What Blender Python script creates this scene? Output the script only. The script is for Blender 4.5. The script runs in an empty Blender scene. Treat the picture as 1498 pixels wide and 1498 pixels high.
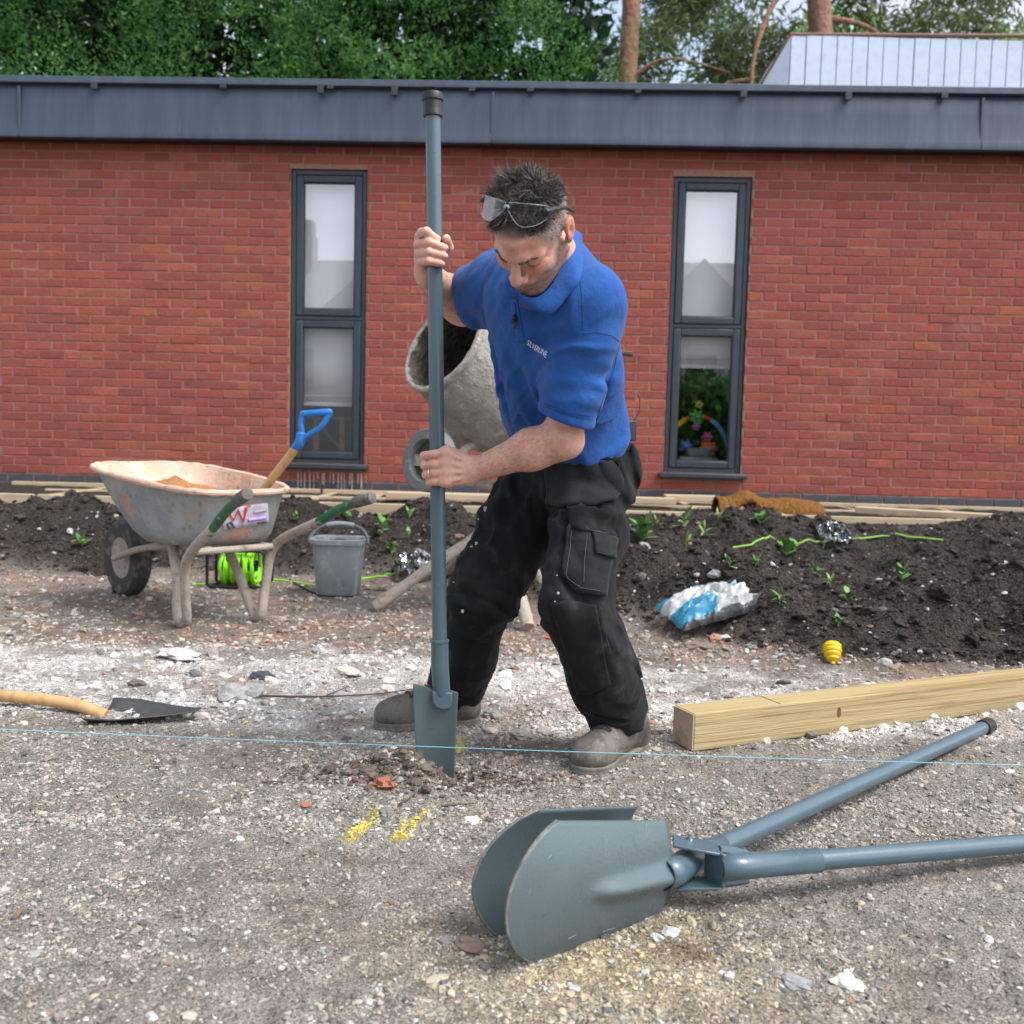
import bpy, math, random
import numpy as np
from mathutils import Vector, Matrix
from mathutils.bvhtree import BVHTree

random.seed(7)
rng = np.random.default_rng(7)
S = bpy.context.scene
COL = S.collection

# ------------------------------------------------------------------ camera
FPX, CAM_H = 1457.0, 0.84                      # focal length for a 1498 px frame, camera height
PIT, ROL = math.radians(4.47), math.radians(1.4)
_f = np.array([0, math.cos(PIT), -math.sin(PIT)])
_U = np.array([0, math.sin(PIT), math.cos(PIT)])
_X = np.array([1.0, 0, 0])
_r = math.cos(ROL) * _X + math.sin(ROL) * _U
_u = -math.sin(ROL) * _X + math.cos(ROL) * _U
CAMP = np.array([0, 0, CAM_H])
cd = bpy.data.cameras.new('camera'); cam = bpy.data.objects.new('camera', cd); COL.objects.link(cam)
cd.sensor_width = 36.0; cd.sensor_height = 36.0; cd.lens = FPX / 1498 * 36
cd.clip_start = 0.05; cd.clip_end = 400
m = Matrix.Identity(4)
for i in range(3):
    m[i][0], m[i][1], m[i][2], m[i][3] = _r[i], _u[i], -_f[i], CAMP[i]
cam.matrix_world = m
S.camera = cam
cd.dof.use_dof = True; cd.dof.focus_distance = 2.4; cd.dof.aperture_fstop = 5.0

# ------------------------------------------------------------------ sky, sun, exposure
SUN_EL, SUN_AZ = math.radians(56), math.radians(118)     # azimuth clockwise from +Y: from the side and a little behind the camera
w = bpy.data.worlds.new('World'); S.world = w; w.use_nodes = True
wn = w.node_tree; wn.nodes.clear()
sky = wn.nodes.new('ShaderNodeTexSky'); sky.sky_type = 'NISHITA'; sky.sun_disc = False
sky.sun_elevation = SUN_EL; sky.sun_rotation = SUN_AZ; sky.air_density = 1.0; sky.dust_density = 2.5; sky.ozone_density = 1.0
bw = wn.nodes.new('ShaderNodeRGBToBW'); wn.links.new(sky.outputs[0], bw.inputs[0])
tint = wn.nodes.new('ShaderNodeMix'); tint.data_type = 'RGBA'; tint.blend_type = 'MULTIPLY'; tint.inputs[0].default_value = 1
wn.links.new(bw.outputs[0], tint.inputs[6]); tint.inputs[7].default_value = (1.28, 1.33, 1.42, 1)
mx = wn.nodes.new('ShaderNodeMix'); mx.data_type = 'RGBA'
tcw = wn.nodes.new('ShaderNodeTexCoord'); cl = wn.nodes.new('ShaderNodeTexNoise')
mpw = wn.nodes.new('ShaderNodeMapping'); mpw.inputs['Scale'].default_value = (1.3, 1.3, 3.2)
wn.links.new(tcw.outputs['Generated'], mpw.inputs[0]); wn.links.new(mpw.outputs[0], cl.inputs['Vector'])
cl.inputs['Scale'].default_value = 2.2; cl.inputs['Detail'].default_value = 6
crw = wn.nodes.new('ShaderNodeMapRange'); crw.inputs['From Min'].default_value = .36; crw.inputs['From Max'].default_value = .66
crw.inputs['To Min'].default_value = .35; crw.inputs['To Max'].default_value = 1.0
wn.links.new(cl.outputs[0], crw.inputs[0]); wn.links.new(crw.outputs[0], mx.inputs[0])
wn.links.new(sky.outputs[0], mx.inputs[6]); wn.links.new(tint.outputs[2], mx.inputs[7])
bg = wn.nodes.new('ShaderNodeBackground'); bg.inputs[1].default_value = 0.15
wn.links.new(mx.outputs[2], bg.inputs[0])
wo = wn.nodes.new('ShaderNodeOutputWorld'); wn.links.new(bg.outputs[0], wo.inputs[0])
sl = bpy.data.lights.new('sun', 'SUN'); sl.energy = 1.2; sl.angle = math.radians(24); sl.color = (1.0, .96, .9)
so = bpy.data.objects.new('sun', sl); COL.objects.link(so)
_sd = Vector((math.sin(SUN_AZ) * math.cos(SUN_EL), math.cos(SUN_AZ) * math.cos(SUN_EL), math.sin(SUN_EL)))
so.rotation_euler = _sd.to_track_quat('Z', 'Y').to_euler()
S.view_settings.view_transform = 'Standard'; S.view_settings.look = 'None'
S.view_settings.gamma = 1.0; S.view_settings.use_curve_mapping = False
S.view_settings.exposure = 1.13
S.render.engine = 'CYCLES'
S.cycles.max_bounces = 8; S.cycles.transparent_max_bounces = 24; S.cycles.use_denoising = True

# ------------------------------------------------------------------ helpers: placing
def A(*v): return np.array(v, float)
def ray(px, py): return _f + _r * (px - 749) / FPX + _u * (749 - py) / FPX
def P(px, py, Y):
    d = ray(px, py); return CAMP + d * Y / d[1]
def G(px, py, z=0.0):
    d = ray(px, py); return CAMP + d * (z - CAM_H) / d[2]
def proj(q):
    v = np.asarray(q, float) - CAMP; k = v @ _f
    return np.stack([749 + FPX * (v @ _r) / k, 749 - FPX * (v @ _u) / k], -1)
def unit(v): v = np.asarray(v, float); return v / (np.linalg.norm(v) + 1e-12)
def ss(a, b, x): t = np.clip((x - a) / (b - a), 0, 1); return t * t * (3 - 2 * t)
def lin(r, g, b):
    def c(v): v /= 255; return v / 12.92 if v <= .04045 else ((v + .055) / 1.055) ** 2.4
    return (c(r), c(g), c(b))

# ------------------------------------------------------------------ helpers: noise (numpy)
def _hash(i, j, k, s):
    h = (i * 374761393 + j * 668265263 + k * 2147483647 + s * 1274126177) & 0xFFFFFFFF
    h = ((h ^ (h >> 13)) * 1274126177) & 0xFFFFFFFF
    h = h ^ (h >> 16)
    return (h & 0xFFFF) / 65535.0
def vnoise(x, y, z, s=0):
    x, y, z = np.broadcast_arrays(np.asarray(x, float), np.asarray(y, float), np.asarray(z, float))
    i, j, k = (np.floor(v).astype(np.int64) for v in (x, y, z))
    u, v, w_ = x - i, y - j, z - k
    u, v, w_ = (t * t * t * (t * (t * 6 - 15) + 10) for t in (u, v, w_))
    r = 0
    for a in (0, 1):
        for b in (0, 1):
            for c in (0, 1):
                r = r + _hash(i + a, j + b, k + c, s) * (u if a else 1 - u) * (v if b else 1 - v) * (w_ if c else 1 - w_)
    return r
def fbm(x, y, z=0.0, o=4, s=0, g=.5):
    t = 0; a = 1; n = 0; f = 1.0
    for q in range(o):
        t = t + a * vnoise(np.asarray(x) * f, np.asarray(y) * f, np.asarray(z) * f, s + q * 17); n += a; a *= g; f *= 2.03
    return t / n

# ------------------------------------------------------------------ helpers: objects
def tag(o, label=None, cat=None, group=None, kind=None):
    if label: o['label'] = label
    if cat: o['category'] = cat
    if group: o['group'] = group
    if kind: o['kind'] = kind
    return o
def empty(name, loc=(0, 0, 0), rz=0.0):
    o = bpy.data.objects.new(name, None); COL.objects.link(o); o.empty_display_size = .1
    o.location = loc; o.rotation_euler = (0, 0, rz); return o
def thing(name, label, cat, loc=(0, 0, 0), group=None, rz=0.0): return tag(empty(name, loc, rz), label, cat, group)
def origin(parent):
    o = np.zeros(3)
    while parent is not None: o = o + np.array(parent.location); parent = parent.parent
    return o
def link(name, me, mat=None, parent=None):
    o = bpy.data.objects.new(name, me); COL.objects.link(o)
    if mat is not None and not me.materials: me.materials.append(mat)
    if parent is not None: o.parent = parent
    return o
def mesh_np(name, V, F, cols=None, smooth=True):
    """V (n,3), F (m,3|4) int array -> mesh; cols (n,3) linear colours per vertex."""
    V = np.asarray(V, np.float32); F = np.asarray(F, np.int32); k = F.shape[1]
    me = bpy.data.meshes.new(name)
    me.vertices.add(len(V)); me.vertices.foreach_set('co', V.ravel())
    me.loops.add(F.size); me.loops.foreach_set('vertex_index', F.ravel())
    me.polygons.add(len(F)); me.polygons.foreach_set('loop_start', np.arange(0, F.size, k, dtype=np.int32))
    try: me.polygons.foreach_set('loop_total', np.full(len(F), k, np.int32))
    except Exception: pass
    me.polygons.foreach_set('use_smooth', np.full(len(F), smooth))
    me.update(calc_edges=True)
    if cols is not None:
        ca = me.color_attributes.new('Col', 'FLOAT_COLOR', 'POINT')
        c4 = np.ones((len(V), 4), np.float32); c4[:, :3] = cols; ca.data.foreach_set('color', c4.ravel())
    return me
def obj_np(name, V, F, mat, parent=None, cols=None, smooth=True, local=False):
    if parent is not None and not local: V = np.asarray(V) - origin(parent)
    return link(name, mesh_np(name, V, F, cols, smooth), mat, parent)

class MB:
    """collects shapes into one mesh"""
    def __init__(s): s.v = []; s.f = []; s.c = []
    def add(s, V, F, col=None):
        b = len(s.v); s.v += [tuple(map(float, p)) for p in V]; s.f += [tuple(b + i for i in f) for f in F]
        s.c += [col if col is not None else (1, 1, 1)] * len(V); return s
    def box(s, c, size, R=None, col=None):
        h = np.asarray(size, float) / 2; R = np.eye(3) if R is None else np.asarray(R)
        V = [np.asarray(c) + R @ (h * A(a, b, d)) for a in (-1, 1) for b in (-1, 1) for d in (-1, 1)]
        return s.add(V, [(0, 1, 3, 2), (4, 6, 7, 5), (0, 4, 5, 1), (2, 3, 7, 6), (0, 2, 6, 4), (1, 5, 7, 3)], col)
    def tube(s, path, r, n=12, caps=True, col=None, closed=False):
        p = np.asarray(path, float); m_ = len(p); r = np.broadcast_to(np.asarray(r, float), (m_,))
        t = np.gradient(p, axis=0) if not closed else np.roll(p, -1, 0) - np.roll(p, 1, 0)
        t = t / (np.linalg.norm(t, axis=1)[:, None] + 1e-12)
        a = np.cross(t[0], (0, 0, 1)); a = np.cross(t[0], (1, 0, 0)) if np.linalg.norm(a) < .1 else a; a = unit(a)
        V = []
        for i in range(m_):
            a = unit(a - t[i] * (a @ t[i])); b = np.cross(t[i], a)
            for q in range(n):
                g = 2 * math.pi * q / n; V.append(p[i] + r[i] * (math.cos(g) * a + math.sin(g) * b))
        F = []
        for i in range(m_ if closed else m_ - 1):
            for q in range(n):
                F.append((i * n + q, i * n + (q + 1) % n, ((i + 1) % m_) * n + (q + 1) % n, ((i + 1) % m_) * n + q))
        if caps and not closed: F += [tuple(range(n))[::-1], tuple((m_ - 1) * n + q for q in range(n))]
        return s.add(V, F, col)
    def lathe(s, prof, o=(0, 0, 0), ax=(0, 0, 1), n=24, col=None, cap0=False, cap1=False):
        """prof: list of (radius, height along ax)"""
        ax = unit(ax); a = np.cross(ax, (0, 0, 1)); a = A(1, 0, 0) if np.linalg.norm(a) < 1e-3 else unit(a); b = np.cross(ax, a); o = np.asarray(o, float)
        V = [o + ax * h + rr * (math.cos(2 * math.pi * q / n) * a + math.sin(2 * math.pi * q / n) * b) for rr, h in prof for q in range(n)]
        F = [(i * n + q, i * n + (q + 1) % n, (i + 1) * n + (q + 1) % n, (i + 1) * n + q) for i in range(len(prof) - 1) for q in range(n)]
        if cap0: F.append(tuple(range(n))[::-1])
        if cap1: F.append(tuple((len(prof) - 1) * n + q for q in range(n)))
        return s.add(V, F, col)
    def grid(s, Pts, col=None):
        Pts = np.asarray(Pts, float); a, b = Pts.shape[:2]
        return s.add(Pts.reshape(-1, 3), [(i * b + j, i * b + j + 1, (i + 1) * b + j + 1, (i + 1) * b + j) for i in range(a - 1) for j in range(b - 1)], col)
    def build(s, name, mat, parent=None, smooth=True, ang=35, local=False, bevel=0, solid=0, usecol=False):
        V = np.array(s.v)
        if parent is not None and not local: V = V - origin(parent)
        me = bpy.data.meshes.new(name); me.from_pydata(V.tolist(), [], s.f); me.update()
        if smooth:
            me.polygons.foreach_set('use_smooth', np.ones(len(me.polygons), bool)); me.set_sharp_from_angle(angle=math.radians(ang))
        if usecol:
            ca = me.color_attributes.new('Col', 'FLOAT_COLOR', 'POINT'); c4 = np.ones((len(V), 4), np.float32); c4[:, :3] = s.c
            ca.data.foreach_set('color', c4.ravel())
        o = link(name, me, mat, parent)
        if solid:
            md = o.modifiers.new('solid', 'SOLIDIFY'); md.thickness = solid; md.offset = 0
        if bevel:
            md = o.modifiers.new('bevel', 'BEVEL'); md.width = bevel; md.segments = 2; md.limit_method = 'ANGLE'; md.angle_limit = math.radians(40)
        return o
def crom(pts, n=8):
    p = np.asarray(pts, float); p = np.vstack([2 * p[0] - p[1], p, 2 * p[-1] - p[-2]]); out = []
    for i in range(1, len(p) - 2):
        for t in np.linspace(0, 1, n, endpoint=False):
            out.append(.5 * (2 * p[i] + (p[i + 1] - p[i - 1]) * t + (2 * p[i - 1] - 5 * p[i] + 4 * p[i + 1] - p[i + 2]) * t * t + (3 * p[i] - p[i - 1] - 3 * p[i + 1] + p[i + 2]) * t ** 3))
    out.append(p[-2]); return np.array(out)

# ------------------------------------------------------------------ helpers: materials
def M(name, col=(.5, .5, .5), rough=.7, metal=0.0, layers=(), bump=(), attr=False, spec=.5, sss=0.0, coat=0.0, rvar=0.0, sheen=0.0, scale=(1, 1, 1), alpha=1.0, trans=0.0):
    """layers: (noise scale, colour, from, to, amount[, detail]); bump: (noise scale, distance in m[, strength])"""
    mt = bpy.data.materials.new(name); mt.use_nodes = True; nt = mt.node_tree; N = nt.nodes; Lk = nt.links
    b = N['Principled BSDF']
    b.inputs['Roughness'].default_value = rough; b.inputs['Metallic'].default_value = metal
    b.inputs['Specular IOR Level'].default_value = spec; b.inputs['Coat Weight'].default_value = coat
    b.inputs['Sheen Weight'].default_value = sheen; b.inputs['Alpha'].default_value = alpha; b.inputs['Transmission Weight'].default_value = trans
    if sss: b.inputs['Subsurface Weight'].default_value = sss; b.inputs['Subsurface Radius'].default_value = (.012, .004, .002); b.inputs['Subsurface Scale'].default_value = 1.0
    tc = N.new('ShaderNodeTexCoord'); mp = N.new('ShaderNodeMapping'); mp.inputs['Scale'].default_value = scale
    Lk.new(tc.outputs['Object'], mp.inputs[0]); vec = mp.outputs[0]
    if attr:
        at = N.new('ShaderNodeAttribute'); at.attribute_name = 'Col'; cur = at.outputs['Color']
    else:
        rgb = N.new('ShaderNodeRGB'); rgb.outputs[0].default_value = (*col, 1); cur = rgb.outputs[0]
    for q, l in enumerate(layers):
        sc, c2, lo, hi, am = l[:5]
        n = N.new('ShaderNodeTexNoise'); n.inputs['Scale'].default_value = sc; n.inputs['Detail'].default_value = l[5] if len(l) > 5 else 5
        n.inputs['Roughness'].default_value = .62
        off = N.new('ShaderNodeVectorMath'); off.operation = 'ADD'; off.inputs[1].default_value = (q * 3.7 + 1, q * 1.9, q * 5.3)
        Lk.new(vec, off.inputs[0]); Lk.new(off.outputs[0], n.inputs['Vector'])
        mr = N.new('ShaderNodeMapRange'); mr.interpolation_type = 'SMOOTHSTEP'
        mr.inputs['From Min'].default_value = lo; mr.inputs['From Max'].default_value = hi; mr.inputs['To Max'].default_value = am
        Lk.new(n.outputs[0], mr.inputs[0])
        mix = N.new('ShaderNodeMix'); mix.data_type = 'RGBA'; Lk.new(mr.outputs[0], mix.inputs[0]); Lk.new(cur, mix.inputs[6])
        if c2 is None:
            mix.blend_type = 'MULTIPLY'; mix.inputs[7].default_value = (.35, .35, .35, 1)
        else: mix.inputs[7].default_value = (*c2, 1)
        cur = mix.outputs[2]
    Lk.new(cur, b.inputs['Base Color'])
    if rvar:
        n = N.new('ShaderNodeTexNoise'); n.inputs['Scale'].default_value = 14; n.inputs['Detail'].default_value = 6; Lk.new(vec, n.inputs['Vector'])
        mr = N.new('ShaderNodeMapRange'); mr.inputs['From Min'].default_value = .3; mr.inputs['From Max'].default_value = .7
        mr.inputs['To Min'].default_value = max(rough - rvar, .02); mr.inputs['To Max'].default_value = min(rough + rvar, 1); Lk.new(n.outputs[0], mr.inputs[0]); Lk.new(mr.outputs[0], b.inputs['Roughness'])
    prev = None
    for bb in bump:
        n = N.new('ShaderNodeTexNoise'); n.inputs['Scale'].default_value = bb[0]; n.inputs['Detail'].default_value = 4; Lk.new(vec, n.inputs['Vector'])
        bn = N.new('ShaderNodeBump'); bn.inputs['Distance'].default_value = bb[1]; bn.inputs['Strength'].default_value = bb[2] if len(bb) > 2 else 1.0
        Lk.new(n.outputs[0], bn.inputs['Height'])
        if prev is not None: Lk.new(prev, bn.inputs['Normal'])
        prev = bn.outputs[0]
    if prev is not None: Lk.new(prev, b.inputs['Normal'])
    return mt
def glassmat(name, refl=.18, tintc=(1, 1, 1), top=1.0):
    mt = bpy.data.materials.new(name); mt.use_nodes = True; nt = mt.node_tree; nt.nodes.clear()
    o = nt.nodes.new('ShaderNodeOutputMaterial'); mxs = nt.nodes.new('ShaderNodeMixShader')
    t = nt.nodes.new('ShaderNodeBsdfTransparent'); t.inputs[0].default_value = (*tintc, 1)
    g = nt.nodes.new('ShaderNodeBsdfGlossy'); g.inputs['Roughness'].default_value = 0.01
    fr = nt.nodes.new('ShaderNodeFresnel'); fr.inputs[0].default_value = 1.5
    mr = nt.nodes.new('ShaderNodeMapRange'); mr.inputs['From Min'].default_value = .04; mr.inputs['To Min'].default_value = refl; mr.inputs['To Max'].default_value = top
    nt.links.new(fr.outputs[0], mr.inputs[0]); nt.links.new(mr.outputs[0], mxs.inputs[0])
    nt.links.new(t.outputs[0], mxs.inputs[1]); nt.links.new(g.outputs[0], mxs.inputs[2]); nt.links.new(mxs.outputs[0], o.inputs[0])
    return mt

# ------------------------------------------------------------------ helpers: signed distance fields -> mesh
class Field:
    def __init__(s, lo, hi, h):
        s.lo = np.asarray(lo, float); s.h = h; s.n = np.ceil((np.asarray(hi) - s.lo) / h).astype(int) + 1
        s.f = np.full(s.n, .5, np.float32); s.ax = [s.lo[i] + h * np.arange(s.n[i]) for i in range(3)]
    def _sl(s, lo, hi):
        a = np.clip(np.floor((np.asarray(lo) - s.lo) / s.h).astype(int), 0, s.n); b = np.clip(np.ceil((np.asarray(hi) - s.lo) / s.h).astype(int) + 1, 0, s.n)
        sl = tuple(slice(a[i], b[i]) for i in range(3))
        return sl, s.ax[0][sl[0]][:, None, None], s.ax[1][sl[1]][None, :, None], s.ax[2][sl[2]][None, None, :]
    def op(s, prim, k=.01, sub=False):
        lo, hi, fn = prim; g = max(k, 0) + 4 * s.h
        sl, x, y, z = s._sl(np.asarray(lo) - g, np.asarray(hi) + g)
        if 0 in s.f[sl].shape: return s
        d = np.broadcast_to(fn(x, y, z), s.f[sl].shape).astype(np.float32); a = s.f[sl]
        if sub:
            d = -d; hh = np.maximum(k - np.abs(a - d), 0) / max(k, 1e-6); s.f[sl] = np.maximum(a, d) + hh * hh * k * .25
        else:
            hh = np.maximum(k - np.abs(a - d), 0) / max(k, 1e-6); s.f[sl] = np.minimum(a, d) - hh * hh * k * .25
        return s
    def add(s, *prims, k=.01):
        for p in prims: s.op(p, k)
        return s
    def sub(s, *prims, k=.01):
        for p in prims: s.op(p, k, True)
        return s
    def cut(s, c, n, lo=None, hi=None):
        """keep the side against n"""
        c = np.asarray(c); n = unit(n)
        sl, x, y, z = s._sl(s.lo if lo is None else lo, s.lo + s.h * s.n if hi is None else hi)
        d = (x - c[0]) * n[0] + (y - c[1]) * n[1] + (z - c[2]) * n[2]; s.f[sl] = np.maximum(s.f[sl], d.astype(np.float32)); return s
    def disp(s, fn, band=.03):
        i, j, k = np.nonzero(np.abs(s.f) < band); s.f[i, j, k] -= fn(s.ax[0][i], s.ax[1][j], s.ax[2][k]).astype(np.float32); return s
    def mesh(s):
        f = s.f; n = f.shape; neg = f < 0
        cnt = np.zeros(tuple(v - 1 for v in n), np.int8)
        for a in (0, 1):
            for b in (0, 1):
                for c in (0, 1): cnt += neg[a:n[0] - 1 + a, b:n[1] - 1 + b, c:n[2] - 1 + c]
        I = np.argwhere((cnt > 0) & (cnt < 8)); idx = np.full(cnt.shape, -1, np.int32); idx[tuple(I.T)] = np.arange(len(I))
        acc = np.zeros((len(I), 3)); num = np.zeros(len(I))
        cor = [(a, b, c) for a in (0, 1) for b in (0, 1) for c in (0, 1)]
        val = {c: f[I[:, 0] + c[0], I[:, 1] + c[1], I[:, 2] + c[2]].astype(float) for c in cor}
        for c in cor:
            for ax in range(3):
                if c[ax]: continue
                d = list(c); d[ax] = 1; d = tuple(d); v0, v1 = val[c], val[d]; ok = (v0 < 0) != (v1 < 0)
                t = np.where(ok, v0 / np.where(ok, v0 - v1, 1), 0); q = np.zeros((len(I), 3)); q[:] = c; q[:, ax] += t
                acc += q * ok[:, None]; num += ok
        V = s.lo + s.h * (I + acc / num[:, None])
        Fs = []
        for ax in range(3):
            b, c = (ax + 1) % 3, (ax + 2) % 3
            s0 = [slice(None)] * 3; s1 = [slice(None)] * 3; s0[ax] = slice(0, n[ax] - 1); s1[ax] = slice(1, n[ax])
            ch = neg[tuple(s0)] != neg[tuple(s1)]; E = np.argwhere(ch)
            E = E[(E[:, b] > 0) & (E[:, c] > 0) & (E[:, b] < n[b] - 1) & (E[:, c] < n[c] - 1)]
            if not len(E): continue
            def at(db, dc):
                q = E.copy(); q[:, b] += db; q[:, c] += dc; return idx[tuple(q.T)]
            quad = np.stack([at(-1, -1), at(0, -1), at(0, 0), at(-1, 0)], 1)
            inside = neg[tuple(E.T)]; quad[~inside] = quad[~inside][:, ::-1]; Fs.append(quad)
        return V, np.concatenate(Fs)
def relax(V, F, it=2, lam=.5):
    E = np.concatenate([F[:, [0, 1]], F[:, [1, 2]], F[:, [2, 3]], F[:, [3, 0]]]); E = np.concatenate([E, E[:, ::-1]]); cnt = np.bincount(E[:, 0], minlength=len(V))[:, None]
    for _ in range(it):
        s = np.stack([np.bincount(E[:, 0], V[E[:, 1], k], len(V)) for k in range(3)], 1) / np.maximum(cnt, 1); V = V + lam * (s - V)
    return V
def cone(a, b, ra, rb=None, n=None, ratio=1.0):
    """tapered capsule; flattened by ratio along n when given"""
    a = np.asarray(a, float); b = np.asarray(b, float); rb = ra if rb is None else rb; R_ = max(ra, rb) * max(1, ratio)
    ab = b - a; L2 = ab @ ab + 1e-12
    if n is not None: n = unit(n - ab * (np.asarray(n) @ ab) / L2)
    def fn(x, y, z):
        X, Y, Z = x - a[0], y - a[1], z - a[2]; t = np.clip((X * ab[0] + Y * ab[1] + Z * ab[2]) / L2, 0, 1)
        X = X - t * ab[0]; Y = Y - t * ab[1]; Z = Z - t * ab[2]; r = ra + (rb - ra) * t
        d2 = X * X + Y * Y + Z * Z
        if n is None: return np.sqrt(d2) - r
        q = X * n[0] + Y * n[1] + Z * n[2]
        return (np.sqrt(np.maximum(d2 - q * q, 0) + (q / ratio) ** 2) - r) * min(1, ratio)
    return np.minimum(a, b) - R_, np.maximum(a, b) + R_, fn
def ell(c, rad, R=None):
    """R columns = axes"""
    c = np.asarray(c, float); rad = np.asarray(rad, float); R = np.eye(3) if R is None else np.asarray(R); ext = np.abs(R) @ rad
    def fn(x, y, z):
        X, Y, Z = x - c[0], y - c[1], z - c[2]; q = [(X * R[0, i] + Y * R[1, i] + Z * R[2, i]) / rad[i] for i in range(3)]
        k0 = np.sqrt(q[0] ** 2 + q[1] ** 2 + q[2] ** 2); k1 = np.sqrt(sum((q[i] / rad[i]) ** 2 for i in range(3))) + 1e-9
        return k0 * (k0 - 1) / k1
    return c - ext, c + ext, fn
def capped(prim, c, n):
    """prim kept on the side against n"""
    lo, hi, fn = prim; c = np.asarray(c); n = unit(n)
    return lo, hi, lambda x, y, z: np.maximum(fn(x, y, z), (x - c[0]) * n[0] + (y - c[1]) * n[1] + (z - c[2]) * n[2])
def chain(pts, rad):
    return [cone(pts[i], pts[i + 1], rad[i], rad[i + 1]) for i in range(len(pts) - 1)]

# ================================================================== SETTING
# ------------------------------------------------------------------ ground height
SPADE = A(-.178, 2.434)
def toe(x): return 5.5 + (4.36 - 5.5) * ss(-.55, .4, x) - .72 * ss(.4, 1.25, x) + .35 * (fbm(np.asarray(x) * 1.6, 3.1, 0, 3, 5) - .5)
def bankmask(x, y): return ss(0, .35, y - toe(x))
def gz(x, y, fine=True):
    x = np.asarray(x, float); y = np.asarray(y, float)
    z = .02 * (fbm(x * 1.3, y * 1.3, 0, 3, 1) - .5) * ss(1.5, 3.4, y)
    t = toe(x); b = .62 * ss(0, .7, y - t) - .12 * ss(.9, 1.4, y - t) + .15 * ss(1.3, 2.0, y - t) + .40 * ss(5.75, 6.25, y + .3 * (fbm(x * .9, 7, 0, 2, 8) - .5)); bm = ss(-.05, .5, y - t) * (1 - ss(6.3, 6.9, y))
    z = z + .30 * b + bm * (.40 * (fbm(x * 2.1, y * 2.3, 0, 3, 9) - .5) + .11 * (fbm(x * 8, y * 8, 0, 3, 11) - .5))
    m1 = np.exp(-(((x + .27) / .10) ** 2 + ((y - 2.385) / .06) ** 2)) * .06 + np.exp(-(((x + .205) / .05) ** 2 + ((y - 2.33) / .04) ** 2)) * .02
    m2 = np.exp(-(((x + .125) / .055) ** 2 + ((y - 2.405) / .05) ** 2)) * -.055
    m3 = np.exp(-(((x + .02) / .16) ** 2 + ((y - 2.62) / .05) ** 2)) * -.02 + np.exp(-(((x - .1) / .2) ** 2 + ((y - 3.0) / .08) ** 2)) * .02
    z = z + m1 + m2 + m3
    if fine: z = z + .012 * (fbm(x * 11, y * 11, 0, 3, 3) - .5) + .009 * (fbm(x * 42, y * 42, 0, 2, 4) - .5) + .012 * (fbm(x * 20, y * 20, 0, 3, 6) - .5) * ss(2.6, 3.2, y)
    return z
def GH(px, py, lift=0.0):
    """where the sight line through a picture point meets the ground"""
    d = ray(px, py); t = np.linspace(1.0, 8.2, 1600); q = CAMP + d * t[:, None]; k = np.nonzero(q[:, 2] < gz(q[:, 0], q[:, 1]) + lift)[0]
    return q[k[0]] if len(k) else None
gr_grey, gr_tan, gr_chalk, gr_brown, gr_pink, gr_soil = (np.array(lin(*c)) for c in
    ((164, 156, 145), (192, 174, 138), (224, 218, 211), (144, 129, 115), (174, 146, 128), (54, 47, 42)))
YELLOW = np.array(lin(218, 198, 92))
def seg(x, y, a, b):
    a = np.asarray(a); b = np.asarray(b); d = b - a; t = np.clip(((x - a[0]) * d[0] + (y - a[1]) * d[1]) / (d @ d), 0, 1)
    return np.hypot(x - a[0] - t * d[0], y - a[1] - t * d[1])
MK = [(G(512, 1226)[:2], G(540, 1196)[:2], .014), (G(545, 1190)[:2], G(550, 1183)[:2], .008), (G(583, 1228)[:2], G(606, 1198)[:2], .013), (G(606, 1196)[:2], G(622, 1186)[:2], .006),
      (G(671, 1092)[:2], G(674, 1080)[:2], .01), (G(560, 1090)[:2], G(562, 1088)[:2], .006), (G(637, 1174)[:2], G(639, 1172)[:2], .004), (G(335, 1075)[:2], G(337, 1074)[:2], .006), (G(354, 1058)[:2], G(358, 1055)[:2], .006), (G(596, 1020)[:2], G(600, 1018)[:2], .01)]
def paint(x, y):
    m_ = np.zeros(np.shape(x))
    for a, b, r in MK: m_ = np.maximum(m_, 1 - ss(r * .5, r * 1.9, seg(x, y, a, b)))
    return m_
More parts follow.
